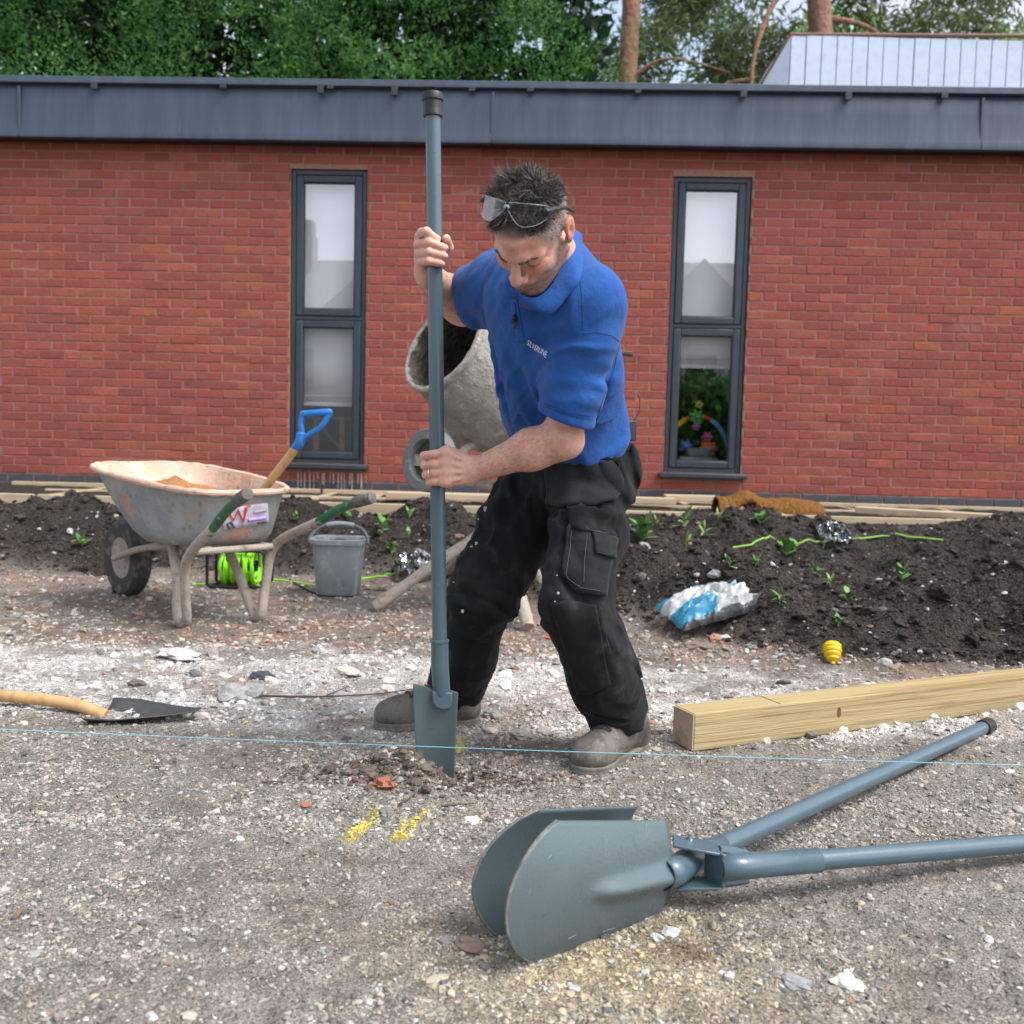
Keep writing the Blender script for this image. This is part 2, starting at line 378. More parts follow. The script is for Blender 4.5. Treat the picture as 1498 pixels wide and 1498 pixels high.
def gcol(x, y):
    """colour of the ground where it lies: gravel, sand, chalk, brown dirt, topsoil"""
    x = np.asarray(x, float); y = np.asarray(y, float)
    n1 = fbm(x * 1.7, y * 2.2, 0, 4, 21); n2 = fbm(x * 6, y * 8, 0, 3, 23); n3 = fbm(x * 25, y * 25, 0, 2, 25)
    c = gr_grey + np.zeros(x.shape + (3,))
    def mix(c, k, f): return c * (1 - f[..., None]) + np.asarray(k) * f[..., None]
    c = mix(c, gr_brown, .4 * ss(.48, .68, n2)); c = mix(c, gr_pink, .22 * ss(.58, .75, n1) * ss(.45, .7, n2))
    sand = np.exp(-(((x - .16) / .3) ** 2 + ((y - 1.52) / .16) ** 2)); c = mix(c, gr_tan, .85 * np.clip(sand * (.5 + n2), 0, 1))
    ch = ss(2.72, 2.95, y + .55 * (n1 - .5)) * (1 - ss(3.35, 3.8, y + .9 * (n1 - .5) + .12 * x))
    far = ss(3.35, 3.75, y + .9 * (n1 - .5) + .12 * x)
    c = mix(c, gr_brown, .85 * far); c = mix(c, gr_pink, .6 * far * ss(.5, .66, n2)); c = mix(c, (.42, .39, .36), .5 * far * ss(.5, .7, fbm(x * 4, y * 5, 0, 3, 31)))
    c = mix(c, gr_chalk, np.clip(ch * (.35 + 1.5 * ss(.34, .58, n2)), 0, 1) * .97)
    c = mix(c, gr_pink, .5 * ch * ss(.56, .68, fbm(x * 3.3, y * 6, 0, 3, 41)))
    hole = np.exp(-(((x + .12) / .16) ** 2 + ((y - 2.37) / .07) ** 2)); c = mix(c, np.array(lin(96, 78, 66)), .6 * np.clip(hole * (.4 + n2), 0, 1))
    c = mix(c, np.array(lin(120, 84, 66)), .75 * np.exp(-(((x - .31) / .06) ** 2 + ((y - 1.58) / .035) ** 2)) + .5 * np.exp(-(((x - .03) / .13) ** 2 + ((y - 2.64) / .06) ** 2)))
    c = mix(c, gr_soil, bankmask(x, y)); c = c * (.66 + .68 * n3[..., None])
    c = mix(c, YELLOW, np.clip(paint(x, y) * (.1 + 1.2 * n3), 0, .85))
    return c
xs = np.concatenate([[-60, -30, -15, -9, -7], np.arange(-5.6, -2.2, .05), np.arange(-2.2, 2.2, .0135), np.arange(2.2, 5.6, .05), [5.7, 7, 9, 15, 30, 60]])
yy = [1.0]
while yy[-1] < 7.4: yy.append(yy[-1] + .0062 * max(yy[-1], 1.2))
ys = np.concatenate([[-60, -30, -18, -10, -6, -4, -2.5, -1.5, -.8, -.3, .1, .4, .6, .75, .9], yy, [8, 9, 11, 14, 20, 35, 70, 140]])
gx, gy = np.meshgrid(xs, ys, indexing='ij')
gv = np.stack([gx, gy, gz(gx, gy)], -1).reshape(-1, 3)
nx, ny = gx.shape; ii, jj = np.meshgrid(np.arange(nx - 1), np.arange(ny - 1), indexing='ij')
gf = np.stack([ii * ny + jj, (ii + 1) * ny + jj, (ii + 1) * ny + jj + 1, ii * ny + jj + 1], -1).reshape(-1, 4)
mat_ground = M('gravelly ground', attr=True, rough=.95, spec=.2,
    layers=[(300, (.09, .083, .076), .52, .66, .65, 2), (240, (.52, .50, .47), .60, .70, .6, 2), (60, (.20, .175, .15), .52, .72, .5, 4)],
    bump=[(260, .014), (95, .022), (25, .02)])
ground = tag(obj_np('ground', gv, gf, mat_ground, cols=gcol(gx, gy).reshape(-1, 3)), kind='structure')

# ------------------------------------------------------------------ loose stones, crumbs and clods
_t = (1 + 5 ** .5) / 2
ICO_V = np.array([(-1, _t, 0), (1, _t, 0), (-1, -_t, 0), (1, -_t, 0), (0, -1, _t), (0, 1, _t), (0, -1, -_t), (0, 1, -_t), (_t, 0, -1), (_t, 0, 1), (-_t, 0, -1), (-_t, 0, 1)], float)
ICO_V /= np.linalg.norm(ICO_V[0])
ICO_F = np.array([(0, 11, 5), (0, 5, 1), (0, 1, 7), (0, 7, 10), (0, 10, 11), (1, 5, 9), (5, 11, 4), (11, 10, 2), (10, 7, 6), (7, 1, 8), (3, 9, 4), (3, 4, 2), (3, 2, 6), (3, 6, 8), (3, 8, 9), (4, 9, 5), (2, 4, 11), (6, 2, 10), (8, 6, 7), (9, 8, 1)])
def ico(sub):
    V, F = ICO_V.tolist(), ICO_F.tolist()
    for _ in range(sub):
        mid = {}; NF = []
        def mp_(a, b):
            k = (min(a, b), max(a, b))
            if k not in mid: p_ = unit(np.array(V[a]) + V[b]); V.append(p_.tolist()); mid[k] = len(V) - 1
            return mid[k]
        for a, b, c in F:
            ab, bc, ca = mp_(a, b), mp_(b, c), mp_(c, a); NF += [(a, ab, ca), (b, bc, ab), (c, ca, bc), (ab, bc, ca)]
        F = NF
    return np.array(V), np.array(F)
OCT = (np.array([(1, 0, 0), (-1, 0, 0), (0, 1, 0), (0, -1, 0), (0, 0, 1), (0, 0, -1)], float), np.array([(0, 2, 4), (2, 1, 4), (1, 3, 4), (3, 0, 4), (2, 0, 5), (1, 2, 5), (3, 1, 5), (0, 3, 5)]))
def rocks(pos, rad, col, sub=0, flat=.65, jit=.28):
    """one mesh of many irregular stones"""
    bv, bf = ico(sub) if sub >= 0 else OCT; n = len(pos); k = len(bv)
    q = rng.normal(size=(n, 4)); q /= np.linalg.norm(q, axis=1)[:, None]; w_, x, y, z = q.T
    R = np.stack([np.stack([1 - 2 * (y * y + z * z), 2 * (x * y - z * w_), 2 * (x * z + y * w_)], -1), np.stack([2 * (x * y + z * w_), 1 - 2 * (x * x + z * z), 2 * (y * z - x * w_)], -1), np.stack([2 * (x * z - y * w_), 2 * (y * z + x * w_), 1 - 2 * (x * x + y * y)], -1)], 1)
    s = np.stack([rng.uniform(.75, 1.35, n), rng.uniform(.6, 1.1, n), rng.uniform(.4, .85, n)], -1)
    v = bv[None] * (1 + rng.uniform(-jit, jit, (n, k, 1))) * s[:, None, :] * rad[:, None, None]
    v = np.einsum('nij,nkj->nki', R, v); v[..., 2] *= flat
    v += pos[:, None, :]
    f = bf[None] + (np.arange(n) * k)[:, None, None]
    return v.reshape(-1, 3), f.reshape(-1, 3), np.repeat(col, k, 0)
def scatter(n, y0, y1, r0, r1, keep=None, pw=2.2, yp=1.0):
    y = y0 + (y1 - y0) * rng.random(n * 2) ** yp; x = rng.uniform(-1, 1, n * 2) * (.58 * y + .25)
    b = bankmask(x, y); ok = (b < .5) if keep == 'flat' else ((b > .35) if keep == 'bank' else b > -1)
    ok &= ~((fbm(x * 2.6, y * 3.2, 0, 3, 99) < .47) & (rng.random(len(x)) < .55) & (y < 3.0))
    x, y = x[ok][:n], y[ok][:n]; r = r0 + (r1 - r0) * rng.random(len(x)) ** pw
    return np.stack([x, y, gz(x, y) + r * .12], -1), r
def stonecol(pos, kind):
    n = len(pos); base = gcol(pos[:, 0], pos[:, 1]); t = rng.random(n); v = rng.uniform(.7, 1.3, (n, 1))
    if kind == 'gravel':
        c = base * v
        for lo, hi, k in ((.0, .07, (.46, .45, .43)), (.11, .122, (.30, .17, .12)), (.125, .26, (.13, .125, .118)), (.30, .35, (.33, .28, .21)), (.35, .362, (.68, .67, .65)), (.372, .5, (.32, .305, .285))):
            q = (t > lo) & (t < hi); c[q] = np.array(k) * v[q]
    elif kind == 'debris':
        c = base * v
        for lo, hi, k in ((.0, .16, (.46, .44, .41)), (.26, .285, (.36, .20, .14)), (.295, .4, (.20, .18, .165)), (.4, .5, (.36, .31, .26)), (.5, .515, (.62, .61, .59))):
            q = (t > lo) & (t < hi); c[q] = np.array(k) * v[q]
    else:
        c = gr_soil * rng.uniform(.4, 1.5, (n, 1))
        for lo, hi, k in ((.0, .04, (.42, .40, .38)), (.04, .055, (.20, .13, .09)), (.055, .16, (.10, .088, .078))):
            q = (t > lo) & (t < hi); c[q] = np.array(k) * v[q]
    p_ = paint(pos[:, 0], pos[:, 1]); y_ = rng.random(n) < p_ * .55; c[y_] = YELLOW * v[y_]
    return c
PB = []
for n, y0, y1, r0, r1, kind, keep, sub, pw in (
        (30000, 1.2, 2.1, .0014, .0042, 'gravel', None, -1, 1.6), (8000, 1.2, 2.1, .003, .0072, 'gravel', None, 0, 2.0), (27000, 2.0, 3.0, .0018, .0052, 'gravel', None, -1, 1.6), (8000, 2.0, 3.0, .0035, .0095, 'gravel', None, 0, 2.2), (420, 1.2, 3.0, .006, .0135, 'gravel', None, 1, 1.8), (8000, 2.8, 3.9, .0022, .006, 'debris', None, -1, 1.6),
        (3600, 2.8, 3.9, .0040, .016, 'debris', None, 0, 2.6), (7000, 3.7, 5.7, .004, .015, 'debris', 'flat', 0, 2.2), (420, 2.7, 5.6, .012, .032, 'debris', 'flat', 1, 2.4),
        (19000, 3.5, 6.8, .004, .014, 'soil', 'bank', -1, 1.6), (6500, 3.5, 6.8, .007, .024, 'soil', 'bank', 0, 2.2), (520, 3.5, 6.8, .02, .05, 'soil', 'bank', 1, 2.4)):
    p_, r_ = scatter(n, y0, y1, r0, r1, keep, pw); PB.append((rocks(p_, r_, stonecol(p_, kind), sub), kind == 'soil'))
# crumbs thrown up round the spade
n = 2200; a = rng.normal(size=(n, 2)); x = -.2 + a[:, 0] * .13; y = 2.375 + a[:, 1] * .05; r = .002 + .007 * rng.random(n) ** 2
p_ = np.stack([x, y, gz(x, y) + r * .3], -1); c = stonecol(p_, 'gravel'); q = rng.random(n) < .55; c[q] = np.array(lin(104, 84, 72)) * rng.uniform(.6, 1.2, (q.sum(), 1)); PB.append((rocks(p_, r, c, 0), False))
n = 150; a = rng.normal(size=(n, 2)); x = -.2 + a[:, 0] * .12; y = 2.37 + a[:, 1] * .045; r = .006 + .012 * rng.random(n) ** 2; p_ = np.stack([x, y, gz(x, y) + r * .3], -1); PB.append((rocks(p_, r, np.array(lin(112, 100, 90)) * rng.uniform(.5, 1.1, (n, 1)), 1), False))
mat_stone = M('loose stone', attr=True, rough=.9, spec=.25, layers=[(160, (.08, .07, .06), .55, .75, .4, 3)], bump=[(300, .002)])
def merge(L):
    V, F, Cc, b = [], [], [], 0
    for v, f, c in L: V.append(v); F.append(f + b); Cc.append(c); b += len(v)
    return np.concatenate(V), np.concatenate(F), np.concatenate(Cc)
v, f, c = merge([q[0] for q in PB if not q[1]])
tag(obj_np('gravel', v, f, mat_stone, cols=c, smooth=False), 'loose grey and pale gravel strewn over the ground', 'gravel', kind='stuff')
v, f, c = merge([q[0] for q in PB if q[1]])
tag(obj_np('soil_clods', v, f, mat_stone, cols=c, smooth=False), 'dark crumbly topsoil clods heaped before the brick wall', 'soil', kind='stuff')

# ------------------------------------------------------------------ brick building
YAW = math.radians(-2.0); WALL_O = A(0.0, 8.4, 0.0)
bld = thing('brick_building', 'single storey red brick building with grey fascia and two tall windows', 'building', WALL_O, rz=YAW)
EX = A(math.cos(YAW), math.sin(YAW), 0); EY = A(-math.sin(YAW), math.cos(YAW), 0)
def W(px, py, dy=0.0):
    """pixel -> wall plane, local (x, z)"""
    d = ray(px, py); o = WALL_O + EY * dy; t = ((o - CAMP) @ EY) / (d @ EY); q = CAMP + d * t - WALL_O; return q @ EX, q[2]
def toworld(p): return WALL_O + EX * p[0] + EY * p[1] + A(0, 0, 1) * p[2]
WIN = []
for (x0p, x1p, yt, yb) in ((427, 539, 249, 678), (985, 1100, 260, 692)):
    a = W(x0p, yt, .03); b_ = W(x1p, yt, .03); c_ = W((x0p + x1p) / 2 - 6, yb, .03)
    WIN.append((a[0], b_[0], c_[1], (a[1] + b_[1]) / 2))
ZB = .405                                       # top of the dark plinth
mat_brick = M('red brick', attr=True, rough=.9, spec=.25, layers=[(30, (.22, .075, .05), .5, .72, .5, 4), (150, (.46, .30, .24), .60, .76, .4, 3), (9, (.15, .065, .05), .55, .75, .3, 3), (.9, (.16, .075, .06), .5, .75, .35, 3), (2.2, (.42, .24, .18), .6, .8, .3, 4)], bump=[(120, .005), (40, .005)])
mat_mortar = M('mortar', lin(154, 114, 102), .95, layers=[(40, lin(120, 84, 74), .45, .7, .6)], bump=[(150, .003)])
mat_blue = M('engineering brick', lin(70, 68, 74), .6, layers=[(14, lin(96, 84, 82), .5, .7, .6), (60, lin(44, 44, 50), .55, .7, .5)], bump=[(100, .002)])
def brick_mesh(name, L, H, D=.03, seed=0, col=None):
    r = np.random.default_rng(seed); c = .004
    def ring(x, z, y, j): return [A(sx * x + r.normal() * j, y + r.normal() * j * .5, sz * z + r.normal() * j) for sx, sz in ((-1, -1), (1, -1), (1, 1), (-1, 1))]
    V = ring(L / 2 - c, H / 2 - c, -D, .0016) + ring(L / 2, H / 2, -D + c, .0012) + ring(L / 2, H / 2, 0, 0)
    # split the face once along its length, so that it can be uneven
    V += [A(r.normal() * .01, -D + r.normal() * .0012, -H / 2 + c + r.normal() * .001), A(r.normal() * .01, -D + r.normal() * .0012, H / 2 - c + r.normal() * .001)]
    F = [(0, 12, 13, 3), (12, 1, 2, 13), (0, 4, 5, 1, 12), (1, 5, 6, 2), (2, 6, 7, 3, 13), (3, 7, 4, 0), (4, 8, 9, 5), (5, 9, 10, 6), (6, 10, 11, 7), (7, 11, 8, 4)]
    return V, F
TINTS = [lin(*c) for c in ((150, 80, 68), (153, 83, 71), (146, 77, 67), (156, 86, 72), (143, 76, 67), (150, 82, 71), (157, 87, 72), (140, 75, 68), (148, 79, 68), (153, 82, 68), (145, 79, 70), (151, 79, 67))]
VAR = []
for q in range(36):
    V, F = brick_mesh('brick', .213 + .004 * math.sin(q), .065, .012, 100 + q); VAR.append((np.array(V), F, np.array(TINTS[q % 12]) * (.92 + .16 * ((q * 7) % 11) / 10)))
HAL = [(np.array(brick_mesh('b', .1025, .065, .012, 200 + q)[0]), VAR[0][1], np.array(TINTS[(q * 5) % 12])) for q in range(8)]
VARME = []
for V, F, t in VAR:
    me = bpy.data.meshes.new('brick'); me.from_pydata(V.tolist(), [], F); ca = me.color_attributes.new('Col', 'FLOAT_COLOR', 'POINT')
    ca.data.foreach_set('color', np.tile(np.array([*t, 1], np.float32), len(V))); me.materials.append(mat_brick); VARME.append(me)
full, rest = [], MB()
ZT = 3.3
row = 0; z = ZB + .0375
while z < ZT:
    off = .1125 * (row % 2)
    for k in range(-24, 25):
        spans = [(k * .225 + off - .1125, k * .225 + off + .1125)]
        for x0, x1, zb, zt in WIN:
            if z + .03 < zb - .03 or z - .02 > zt: continue
            ns = []
            for a, b_ in spans:
                if b_ <= x0 or a >= x1: ns.append((a, b_)); continue
                if a < x0 - .02: ns.append((a, x0 + .004))
                if b_ > x1 + .02: ns.append((x1 - .004, b_))
            spans = ns
        for a, b_ in spans:
            q = rng.integers(36)
            if b_ - a > .22: full.append(((a + b_) / 2, z, q))
            else:
                V, F, t = HAL[rng.integers(8)]; V = V * A((b_ - a - .01) / .1025, 1, 1) + A((a + b_) / 2, 0, z)
                rest.add(V, F, tuple(t))
    row += 1; z += .075
def occl(px, py):
    return px < 262 or px > 1240 or (585 < px < 955 and py > 225) or (px < 440 and py > 660) or py < 216
cand = []
for q, (x, z, v_) in enumerate(full):
    w_ = toworld((x, 0, z)); px, py = proj(w_)
    if not occl(px, py): cand.append((np.linalg.norm(w_ - CAMP), q))
single = set(q for _, q in sorted(cand)[:300])
for q, (x, z, v_) in enumerate(full):
    if q in single:
        o = link('brick', VARME[v_], None, bld); o.location = (x + rng.normal() * .001, rng.normal() * .0015, z); o.rotation_euler = (0, rng.normal() * .004, 0)
    else:
        V, F, t = VAR[v_]; rest.add(V + A(x + rng.normal() * .001, rng.normal() * .0015, z), F, tuple(t))
tag(rest.build('brickwork', mat_brick, bld, smooth=False, local=True, usecol=True), kind='stuff')
# mortar bed behind the bricks, with the window openings left out
mb = MB(); cuts = [-9.0] + [v_ for w_ in WIN for v_ in (w_[0], w_[1])] + [9.0]
for q in range(0, len(cuts), 2): mb.box(((cuts[q] + cuts[q + 1]) / 2, .151, 1.6), (cuts[q + 1] - cuts[q], .315, 3.5))
for x0, x1, zb, zt in WIN:
    mb.box(((x0 + x1) / 2, .151, (zb - .15) / 2), (x1 - x0 - .001, .315, zb + .15)); mb.box(((x0 + x1) / 2, .151, (zt + 3.35) / 2), (x1 - x0 - .001, .315, 3.35 - zt))
mb.build('wall', mat_mortar, bld, smooth=False, local=True)
# plinth of dark bricks
pme = []
for q in range(6):
    V, F = brick_mesh('plinth_brick', .214, .065, .013, 300 + q); me = bpy.data.meshes.new('plinth_brick'); me.from_pydata([tuple(v_) for v_ in V], [], F); me.materials.append(mat_blue); pme.append(me)
for rr in range(3):
    for k in range(-22, 23):
        if abs(k) > 20 and rr: continue
        o = link('plinth_brick', pme[rng.integers(6)], None, bld); o.location = (k * .225 + .1125 * (rr % 2) + .05, 0, ZB - .0375 - rr * .075)
# lime runs under the left-hand sill
mat_lime = M('lime run', lin(196, 186, 180), .95, layers=[(60, lin(150, 110, 100), .45, .65, .7)])
x0, x1, zb, zt = WIN[0]
for q in range(17):
    x = x0 + .08 + (x1 - x0 - .1) * (q + rng.uniform(-.3, .3)) / 16; L = rng.uniform(.06, .24); b_ = zb - .075
    mb = MB(); wv = rng.uniform(.003, .0075); mb.grid([[A(x - wv * (1 - .4 * t), -.0165, b_ - t * L), A(x + rng.normal() * .001, -.019, b_ - t * L), A(x + wv * (1 - .4 * t), -.0165, b_ - t * L)] for t in np.linspace(0, 1, 5)])
    mb.build('lime_run', mat_lime, bld, local=True)
# fascia, drip trim and clips
mat_fascia = M('grey coated sheet', lin(58, 68, 82), .38, spec=.5, layers=[(2.5, lin(72, 84, 100), .4, .7, .6), (30, lin(56, 66, 78), .55, .75, .4), (5, lin(48, 57, 70), .5, .75, .5), (14, lin(96, 106, 118), .62, .74, .35)], bump=[(1.6, .02, .5)], rvar=.1, scale=(3.0, 1, .35))
mat_trim = M('dark trim', lin(66, 76, 90), .5, layers=[(8, lin(84, 96, 110), .4, .7, .6)])
FY = -.20; zfb, zft = W(249, 203, FY)[1], W(249, 118, FY)[1]
zfb, zft = zfb + .0, zft
xj = [-5.6, W(249 - 220, 200, FY)[0], W(720, 200, FY)[0], W(1435, 200, FY)[0], 5.6]
for a, b_ in zip(xj[:-1], xj[1:]):
    mb = MB(); pr = [(FY + .03, zft - .03), (FY + .012, zft - .08), (FY + .004, zft - .2), (FY - .004, zfb + .10), (FY - .012, zfb + .06), (FY - .018, zfb + .02), (FY - .016, zfb), (FY + .005, zfb - .006), (FY + .03, zfb - .004)]
    nseg = max(2, int((b_ - a) / .25))
    mb.grid([[A(x, y_ + .004 * math.sin(x * 2.1 + z_ * 5) + .003 * (rng.random() - .5), z_) for y_, z_ in pr] for x in np.linspace(a + .003, b_ - .003, nseg)])
    mb.build('fascia_panel', mat_fascia, bld, local=True, ang=60)
for x in xj[1:-1]: mb = MB(); mb.box((x, FY - .006, (zfb + zft) / 2 - .02), (.024, .012, zft - zfb - .07)); mb.build('joint_cover', mat_fascia, bld, local=True, bevel=.003)
mb = MB(); mb.box((0, FY + .02, zft - .005), (11.3, .09, .055)); mb.build('drip_trim', mat_trim, bld, local=True, bevel=.006)
mb = MB(); mb.box((0, (FY + .0) / 2 + .02, zfb + .02), (11.2, -FY - .02, .02)); mb.build('soffit', M('soffit', (.02, .02, .022), .8), bld, local=True)
for px, hgt in ((328, .03), (470, .06), (484, .025), (578, .07), (691, .03), (776, .025), (933, .03), (1087, .05), (1240, .06), (1380, .04), (140, .05)):
    x = W(px, 130, FY)[0]; mb = MB(); mb.box((x, FY - .03, zft - .035 - hgt / 2), (.05, .02, hgt)); mb.box((x, FY - .012, zft - .03), (.03, .04, .012))
    mb.build('clip', M('clip', (.03, .033, .04), .6) if 'clip' not in bpy.data.materials else bpy.data.materials['clip'], bld, local=True, bevel=.003)
mb = MB(); mb.box((0, 4.2, zft - .06), (11.2, 8.7, .06)); mb.build('roof', M('roof felt', (.06, .065, .07), .9, bump=[(60, .01)]), bld, local=True)
# windows
mat_frame = M('anthracite frame', lin(46, 53, 61), .45, layers=[(20, lin(60, 68, 78), .4, .7, .5)])
mat_seal = M('seal', (.012, .013, .016), .6)
mat_pane = glassmat('window glass', .34)
def ring_box(mb, x0, x1, z0, z1, wd, y0, y1):
    yc, d = (y0 + y1) / 2, y1 - y0
    mb.box((x0 + wd / 2, yc, (z0 + z1) / 2), (wd, d, z1 - z0)); mb.box((x1 - wd / 2, yc, (z0 + z1) / 2), (wd, d, z1 - z0))
    mb.box(((x0 + x1) / 2, yc, z0 + wd / 2), (x1 - x0 - 2 * wd, d, wd)); mb.box(((x0 + x1) / 2, yc, z1 - wd / 2), (x1 - x0 - 2 * wd, d, wd))
ZTR = [W(483, 466, .03)[1], W(1035, 478, .03)[1]]
for (x0, x1, zb, zt), ztr in zip(WIN, ZTR):
    mb = MB(); ring_box(mb, x0 + .006, x1 - .006, zb, zt - .006, .036, .015, .085); mb.box(((x0 + x1) / 2, .05, ztr), (x1 - x0 - .084, .07, .03))
    win = mb.build('window', mat_frame, bld, local=True, bevel=.004)
    for a, b_ in ((zb + .036, ztr - .015), (ztr + .015, zt - .042)):
        mb = MB(); ring_box(mb, x0 + .047, x1 - .047, a + .005, b_ - .005, .058, .008, .07); mb.build('sash', mat_frame, win, local=True, bevel=.007)
        mb = MB(); ring_box(mb, x0 + .042, x1 - .042, a, b_, .012, .03, .08); ring_box(mb, x0 + .104, x1 - .104, a + .062, b_ - .062, .008, .02, .06); mb.build('seal', mat_seal, win, local=True)
        mb = MB(); mb.grid([[A(x0 + .1, .036, a + .06), A(x0 + .1, .036, b_ - .06)], [A(x1 - .1, .036, a + .06), A(x1 - .1, .036, b_ - .06)]]); mb.build('pane', mat_pane, win, smooth=False, local=True)
    mb = MB(); mb.box(((x0 + x1) / 2, -.035, zb - .022), (x1 - x0 + .09, .13, .04)); mb.build('sill', mat_frame, win, local=True, bevel=.008)
# room behind the windows
mat_room = M('room paint', (.30, .28, .25), .9)
mb = MB()
for c_, s_ in (((0, 4.6, 1.7), (10, .1, 3.6)), ((0, 2.4, .32), (10, 4.4, .1)), ((0, 2.4, 3.35), (10, 4.4, .1)), ((-5, 2.4, 1.8), (.1, 4.4, 3.4)), ((5, 2.4, 1.8), (.1, 4.4, 3.4)), ((0, 2.4, 1.8), (.1, 4.2, 2.9))): mb.box(c_, s_)
room = mb.build('room', mat_room, None, smooth=False, local=True); room.location = WALL_O; room.rotation_euler = (0, 0, YAW); tag(room, kind='structure')
mat_blind = M('blind fabric', (.76, .78, .79), .85, bump=[(300, .0005)])
for (x0, x1, zb, zt), pyb, lab in zip(WIN, (592, 537), ('long white roller blind inside the window behind the blue spade handle', 'short white roller blind above the toys inside the window')):
    t_ = thing('roller_blind', lab, 'blind', toworld(((x0 + x1) / 2, .14, zt)), 'roller blinds in the windows', rz=YAW)
    zl = W(483, pyb, .14)[1] if x0 < 0 else W(1035, pyb, .14)[1]; h = zt - zl
    mb = MB(); mb.grid([[A(x, .006 * math.sin(x * 9), -h * t) for t in np.linspace(0, 1, 6)] for x in np.linspace(-.31, .31, 8)]); mb.build('fabric', mat_blind, t_, local=True, solid=.001)
    mb = MB(); mb.box((0, -.004, -h + .0), (.62, .012, .03)); mb.box((0, -.006, -h + .07), (.62, .01, .008)); mb.build('bottom_bar', M('blind bar', (.55, .55, .54), .6), t_, local=True, bevel=.004)
    mb = MB(); mb.tube([A(-.31, .02, .01), A(.31, .02, .01)], .025, 12); mb.build('roller', mat_blind, t_, local=True)
# pale wooden stand behind the left window
x0, x1, zb, zt = WIN[0]
t_ = thing('wooden_stand', 'pale timber frame stand seen through the lower pane of the window', 'furniture', toworld(((x0 + x1) / 2, .55, .37)), rz=YAW)
mat_pale = M('pale wood', lin(196, 160, 112), .6, layers=[(12, lin(160, 120, 80), .45, .65, .6)])
for dx in (-.22, .02, .2): mb = MB(); mb.box((dx, 0, .28), (.045, .045, .56)); mb.build('post', mat_pale, t_, local=True, bevel=.003)
mb = MB(); mb.box((0, .0, .575), (.62, .1, .03)); mb.build('top_rail', mat_pale, t_, local=True, bevel=.003)
mb = MB(); mb.tube([A(-.2, .05, .5), A(.2, .05, .1)], .014, 8); mb.build('brace', mat_pale, t_, local=True)
# toy arch behind the other window
x0, x1, zb, zt = WIN[1]; xc = (x0 + x1) / 2
t_ = thing('toy_arch', 'colourful rainbow play arch with hanging toys behind the lower window pane', 'toy', toworld((xc, .32, zb)), rz=YAW)
ac = [lin(*c) for c in ((80, 170, 70), (120, 190, 60), (230, 190, 50), (225, 90, 45), (200, 60, 60), (110, 180, 225), (80, 150, 210), (90, 190, 110))]
arc = np.array([A(.29 * math.cos(g), 0, .06 + .42 * math.sin(g)) for g in np.linspace(math.pi, 0, 33)])
for q in range(8):
    mb = MB(); mb.tube(arc[q * 4:q * 4 + 5], .022, 10); mb.build('arch_segment', M('toy colour', ac[q], .5), t_, local=True)
for x, z, r, c_, n in ((-.02, .47, .06, (90, 170, 50), 7), (0, .58, .035, (220, 190, 60), 5), (-.02, .39, .035, (190, 90, 170), 6), (.08, .30, .045, (200, 60, 150), 6), (.09, .20, .07, (225, 100, 40), 8), (-.1, .22, .05, (70, 90, 190), 5), (-.24, .3, .04, (220, 110, 50), 6)):
    mb = MB(); gq = np.linspace(0, 2 * math.pi, 41); bv, bf = ico(2); a_ = np.arctan2(bv[:, 2], bv[:, 0]); bv = bv * (1 + .22 * np.cos(n * a_))[:, None] * A(r, r * .5, r) + A(x, -.03, z)
    mb.add(bv, bf.tolist()); o = mb.build('hanging_toy', M('toy plush', lin(*c_), .8), t_, local=True)
    mb = MB(); mb.add(ico(1)[0] * r * .35 + A(x, -.03 - r * .5, z), ico(1)[1].tolist()); mb.build('toy_face', M('toy face', lin(60, 150, 200), .6), o, local=True)
mb = MB(); mb.box((0, -.02, .07), (.34, .2, .12)); mb.box((0, -.03, .16), (.2, .12, .09)); mb.build('toy_seat', M('toy grey', (.16, .16, .17), .7), t_, local=True, bevel=.03)
mb = MB(); mb.box((0, -.06, .012), (.6, .3, .022)); mb.build('mat', M('toy mat', lin(120, 190, 70), .8, layers=[(6, lin(220, 120, 60), .5, .55, .9)]), t_, local=True, bevel=.005)

# ------------------------------------------------------------------ timber frame for a deck along the wall
mat_deal = M('sawn pale timber', lin(186, 166, 138), .85, layers=[(6, lin(160, 134, 100), .45, .7, .7), (50, lin(120, 100, 78), .58, .75, .4)], bump=[(80, .002)], scale=(.35, 3, 3))
mat_deal2 = M('sawn greenish timber', lin(176, 158, 122), .85, layers=[(6, lin(140, 126, 92), .45, .7, .7), (50, lin(100, 88, 68), .58, .75, .4)], bump=[(80, .002)], scale=(3, .35, 3))
t_ = thing('deck_frame', 'pale timber deck frame of beams and joists along the wall foot', 'frame', toworld((0, -.9, .2)), rz=YAW)
def beam(name, x0, x1, y, zt, hgt=.12, wd=.047, rz=0):
    mb = MB(); R = Matrix.Rotation(rz, 3, 'Z'); mb.box(((x0 + x1) / 2, y, zt - .2 - hgt / 2), (x1 - x0, wd, hgt), np.array(R)); return mb.build(name, mat_deal, t_, local=True, bevel=.004, smooth=False)
for a, b_ in ((-3.9, -1.9), (-1.88, .1), (.12, 2.2), (2.22, 4.3)): beam('front_beam', a, b_, -.68, .335 + .01 * rng.random())
for a, b_ in ((-4.2, -1.6), (-1.57, 1.0), (1.03, 4.4)): beam('rear_beam', a, b_, .72, .345)
for a, b_ in ((-3.6, -.6), (-.58, 2.9)): beam('middle_beam', a, b_, .1, .33)
